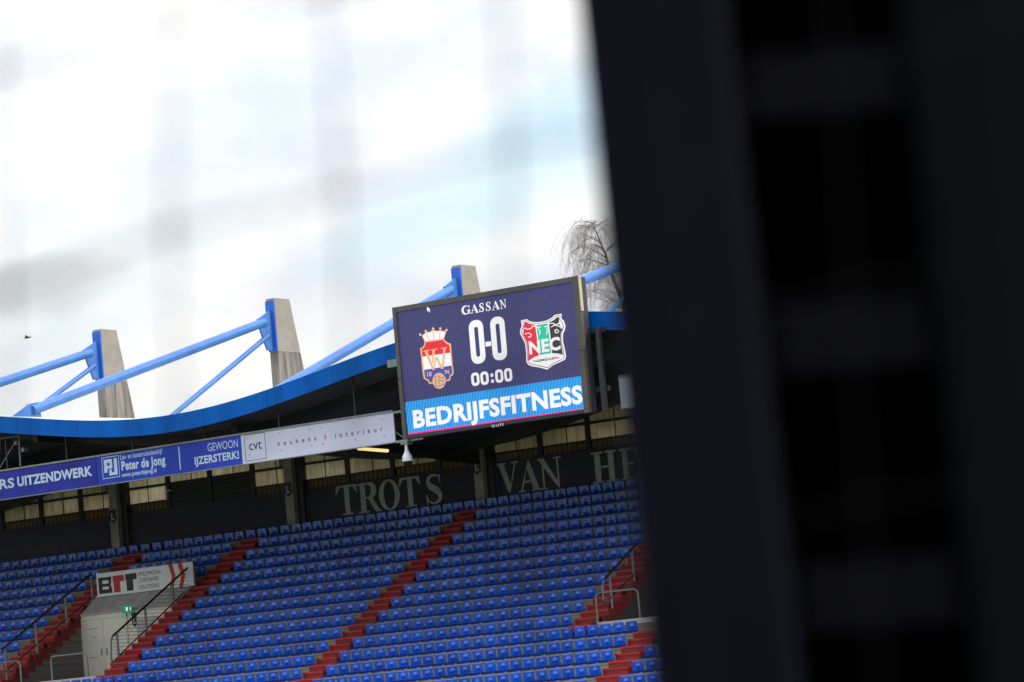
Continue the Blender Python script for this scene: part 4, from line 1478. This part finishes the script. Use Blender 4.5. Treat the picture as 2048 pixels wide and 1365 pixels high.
hoop('galvanised tube barrier in front of the entrance door', (102, 1316), (173, 1304), Yn(12) + .12, SLAB)
hoop('galvanised tube barrier at the far left bottom corner', (-38, 1331), (40, 1321), Yn(12) + .12, Zt(12))
hoop('galvanised tube barrier beside the dark post on the right', (1191, 1188), (1275, 1177), Yn(12) + .12, SLAB)

# green bag and box by the handrail
p = at(245, 1318, Y=98.9)
BG = thing('green_bag', 'dark green bag on a white box beside the right-hand handrail post', 'bag', loc=(p.x, 98.95, SLAB))
mb = MB()
mb.box(-.25, .35, -.2, .2, 0, .34)
mb.build('box_base', M['white'], BG)
mb = MB()
vs = []
prof = [(.345, .50, .26), (.42, .58, .30), (.60, .56, .29), (.74, .46, .22), (.80, .25, .12)]
n_ = 14
for z, rx, ry in prof:
    for i in range(n_):
        a = 2 * math.pi * i / n_
        vs.append((.15 + rx * math.copysign(abs(math.cos(a)) ** .6, math.cos(a)), ry * math.copysign(abs(math.sin(a)) ** .6, math.sin(a)), z + .02 * math.sin(3 * a)))
fs = [(j * n_ + i, j * n_ + (i + 1) % n_, (j + 1) * n_ + (i + 1) % n_, (j + 1) * n_ + i) for j in range(len(prof) - 1) for i in range(n_)]
fs += [tuple(range(n_ - 1, -1, -1)), tuple(range(4 * n_, 5 * n_))]
mb.add(vs, fs, True)
mb.build('sack', M['green'], BG)
mb = MB()
mb.tube([(-.15, 0, .77), (0, 0, .88), (.3, 0, .88), (.45, 0, .77)], .02, 6)
mb.build('strap', M['steel'], BG)

# white corner bracket on the wall by the louvre
p = at(336, 985, Y=YW - .12)
CB = thing('wall_bracket', 'small white angled bracket on the back wall beside the dark louvres', 'bracket')
mb = MB()
mb.box(p.x - .10, p.x - .055, YW - .16, YW - .042, p.z - .30, p.z + .04)
mb.box(p.x - .10, p.x + .16, YW - .16, YW - .042, p.z + .042, p.z + .09)
mb.build('angle', M['whiteprint'], CB)

# small lamp finial on the roof at the left
p = at(55, 826, Y=YF + 1.9)
FN = thing('roof_beacon', 'small beacon on a thin rod on the roof at the foot of the blue tube', 'beacon', loc=(p.x, p.y, roof_front(p.x) - .05))
hz = at(55, 812, Y=YF + 1.9).z - roof_front(p.x) + .05
mb = MB()
mb.tube([(0, 0, 0), (0, 0, hz)], .012, 6)
mb.build('rod', M['galv'], FN)
mb = MB()
mb.tube([(0, 0, hz - .06), (0, 0, hz), (0, 0, hz + .09)], [.01, .055, .01], 8)
mb.build('lamp_head', M['cream'], FN)

# ------------------------------------------------------------------ flying bird
p = at(55, 676, Y=88)
BD = thing('bird', 'small dark bird flying in the sky at the left', 'bird', loc=p)
mb = MB()
body = [(-.16, 0, -.01), (-.11, 0, 0), (-.02, 0, .01), (.07, 0, .005), (.12, 0, .0), (.17, 0, .01), (.20, 0, .0)]
mb.tube(body, [.012, .03, .045, .042, .026, .024, .004], 8)
mb.add([(-.15, -.02, 0), (-.15, .02, 0), (-.27, .045, -.005), (-.27, -.045, -.005)], [(0, 1, 2, 3)])
for s_ in (-1, 1):
    mb.add([(.09, s_ * .03, .01), (-.04, s_ * .03, .01), (-.05, s_ * .20, .09), (.05, s_ * .21, .10), (-.12, s_ * .42, .07), (-.06, s_ * .40, .075)], [(0, 1, 2, 3), (3, 2, 4, 5)])
bo = mb.build('body', M['bird'], BD)
BD.rotation_euler = (0, 0, math.radians(200))
BD.scale = (.7, .7, .7)

# ------------------------------------------------------------------ bare weeping birch behind the stand
YTREE = 150.0
tp = at(1272, 690, Y=YTREE)
TR = thing('birch_tree', 'bare weeping birch with hanging twigs behind the roof at the right', 'tree', loc=(tp.x + 1.2, YTREE, 0))
O = Vector(TR.location)
rng = random.Random(11)
tk = [Vector((0, 0, 0)), Vector((.2, 0, 6)), at(1272, 690, Y=YTREE) - O, at(1246, 604, Y=YTREE) - O, at(1222, 545, Y=YTREE) - O, at(1210, 505, Y=YTREE) - O, at(1194, 468, Y=YTREE) - O, at(1183, 443, Y=YTREE) - O]
mb = MB()
mb.tube(tk, [.34, .28, .16, .11, .085, .06, .035, .012], 8)
mb.build('trunk', M['bark'], TR)
limbs = MB()
twigs = MB()


def droop(P, d, L_, rad):
    pts = [P]
    v = d.normalized()
    n = 6
    for i in range(n):
        v = (v + Vector((rng.uniform(-.1, .1), rng.uniform(-.1, .1), -.42))).normalized()
        pts.append(pts[-1] + v * L_ / n)
    twigs.tube(pts, [rad * (1 - .7 * i / n) for i in range(n + 1)], 3, False)
    return pts


def interp(pts, t):
    k = min(int(t * (len(pts) - 1)), len(pts) - 2)
    f_ = t * (len(pts) - 1) - k
    return pts[k].lerp(pts[k + 1], f_)


for i in range(46):
    t = .30 + .68 * rng.random()
    P = interp(tk, t)
    a = rng.uniform(0, 2 * math.pi)
    reach = (1.1 - t) * 2.7 + .45
    if rng.random() < .3:
        a = math.pi + rng.uniform(-.5, .5)
    d = Vector((math.cos(a), math.sin(a), rng.uniform(.5, 1.0)))
    pts = [P]
    v = d.normalized()
    n = 7
    for k in range(n):
        v = (v + Vector((rng.uniform(-.14, .14), rng.uniform(-.14, .14), -.12 * k / n - .03))).normalized()
        pts.append(pts[-1] + v * reach / n)
    limbs.tube(pts, [.022 * (1 - .75 * k / n) for k in range(n + 1)], 5, False)
    for q_ in range(13):
        tq = rng.uniform(.2, 1)
        Pq = interp(pts, tq)
        dd = Vector((rng.uniform(-1, 1), rng.uniform(-1, 1), rng.uniform(-.1, .5)))
        tw = droop(Pq, dd + v * .6, rng.uniform(.9, 3.0), .0075)
        for z_ in range(2):
            Pz = interp(tw, rng.uniform(.3, .95))
            droop(Pz, Vector((rng.uniform(-1, 1), rng.uniform(-1, 1), -.6)), rng.uniform(.4, 1.2), .006)
raw(limbs, 'limbs', M['bark'], TR)
cw = raw(twigs, 'crown', M['twig'], TR)

# ------------------------------------------------------------------ foreground: net close to the lens, dark padded frame at the right
FH = Vector((FWD.x, FWD.y, 0)).normalized()
RH = Vector((RGT.x, RGT.y, 0)).normalized()
NT = thing('goal_net', 'out-of-focus grey net hanging close in front of the lens', 'net')
DN = 3.1
anchor = CAM + (FWD + RGT * ((350 - 1024) / FPX) - UPV * ((480 - 682.5) / FPX)) * DN
CW, CH = .150, .193
rng = random.Random(5)
dev = {}


def node(i, j):
    if (i, j) not in dev:
        dev[(i, j)] = (rng.uniform(-.008, .008), rng.uniform(-.008, .008), rng.uniform(-.03, .03))
    dx, dz, dy = dev[(i, j)]
    return anchor + RH * (CW * i + .006 * j + dx) + Vector((0, 0, 1)) * (CH * j + .022 * i + dz) + FH * (-.015 * i + dy)


JR = range(-10, 5)
IR = range(-5, 8)
for i in IR:
    pts = [node(i, j) for j in JR]
    b0 = pts[0].copy()
    b0.z = 0.0
    mb = MB()
    mb.tube([b0] + pts, .0018, 6)
    mb.build('net_cord', M['netcord'], NT)
for j in JR:
    mb = MB()
    mb.tube([node(i, j) for i in IR], .0018, 6)
    mb.build('net_cord', M['netcord'], NT)
mb = MB()
for i in IR:
    for j in JR:
        p = node(i, j)
        mb.tube([p - RH * .006, p, p + RH * .006], [.002, .0075, .002], 6)
kn = mb.build('knots', M['netcord'], NT)
kn['kind'] = 'stuff'

DP = 4.4


def near(px, py, d):
    return CAM + (FWD + RGT * ((px - 1024) / FPX) - UPV * ((py - 682.5) / FPX)) * d


GA = thing('padded_frame', 'out-of-focus dark navy padded frame filling the right side close to the camera', 'frame')
c0 = near(1231, 682, DP)
gx0 = 0.0


def gbox(name, u0, u1, z0, z1, d0, d1, material, rad=.02):
    """box in the frame's own axes: u along the frame, d away from the camera"""
    mb = MB()
    P = []
    sec = [(u0 + rad, d0), (u1 - rad, d0), (u1, d0 + rad), (u1, d1 - rad), (u1 - rad, d1), (u0 + rad, d1), (u0, d1 - rad), (u0, d0 + rad)]
    base = Vector((c0.x, c0.y, 0))
    for z in (z0, z1):
        for u, d in sec:
            q_ = base + RH * (u - .0145 * (z - 2.1)) + FH * d
            P.append((q_.x, q_.y, z))
    n = 8
    mb.add(P, [tuple(range(n - 1, -1, -1)), tuple(range(n, 2 * n))] + [(i, (i + 1) % n, (i + 1) % n + n, i + n) for i in range(n)])
    return mb.build(name, material, GA)


S_ = DP / FPX
wst = 300 * S_
gbox('stile', 0, wst, 0, 3.0, 0, .10, M['gate'])
M['gate2'] = mat('teal_black_padding', (0.0020, 0.0034, 0.0060), 0.9, var=0.3, scale=1.2, spec=0.08)
gbox('stile', wst + 350 * S_, wst + 350 * S_ + .62, 0, 3.0, .0, .10, M['gate2'])
zc = near(1660, 670, DP).z
for k in range(-4, 4):
    z = zc + k * 520 * S_
    if z < .1:
        continue
    gbox('rung', wst + .002, wst + 350 * S_ - .002, z - 68 * S_, z + 68 * S_, .02, .09, M['gaterung'])
gbox('back_sheet', .02, wst + 350 * S_ + .60, 0.0, 3.0, .16, .19, M['gateblack'], .005)
gbox('back_sheet_fixing', .04, .10, .3, 2.8, .102, .158, M['gateblack'], .005)
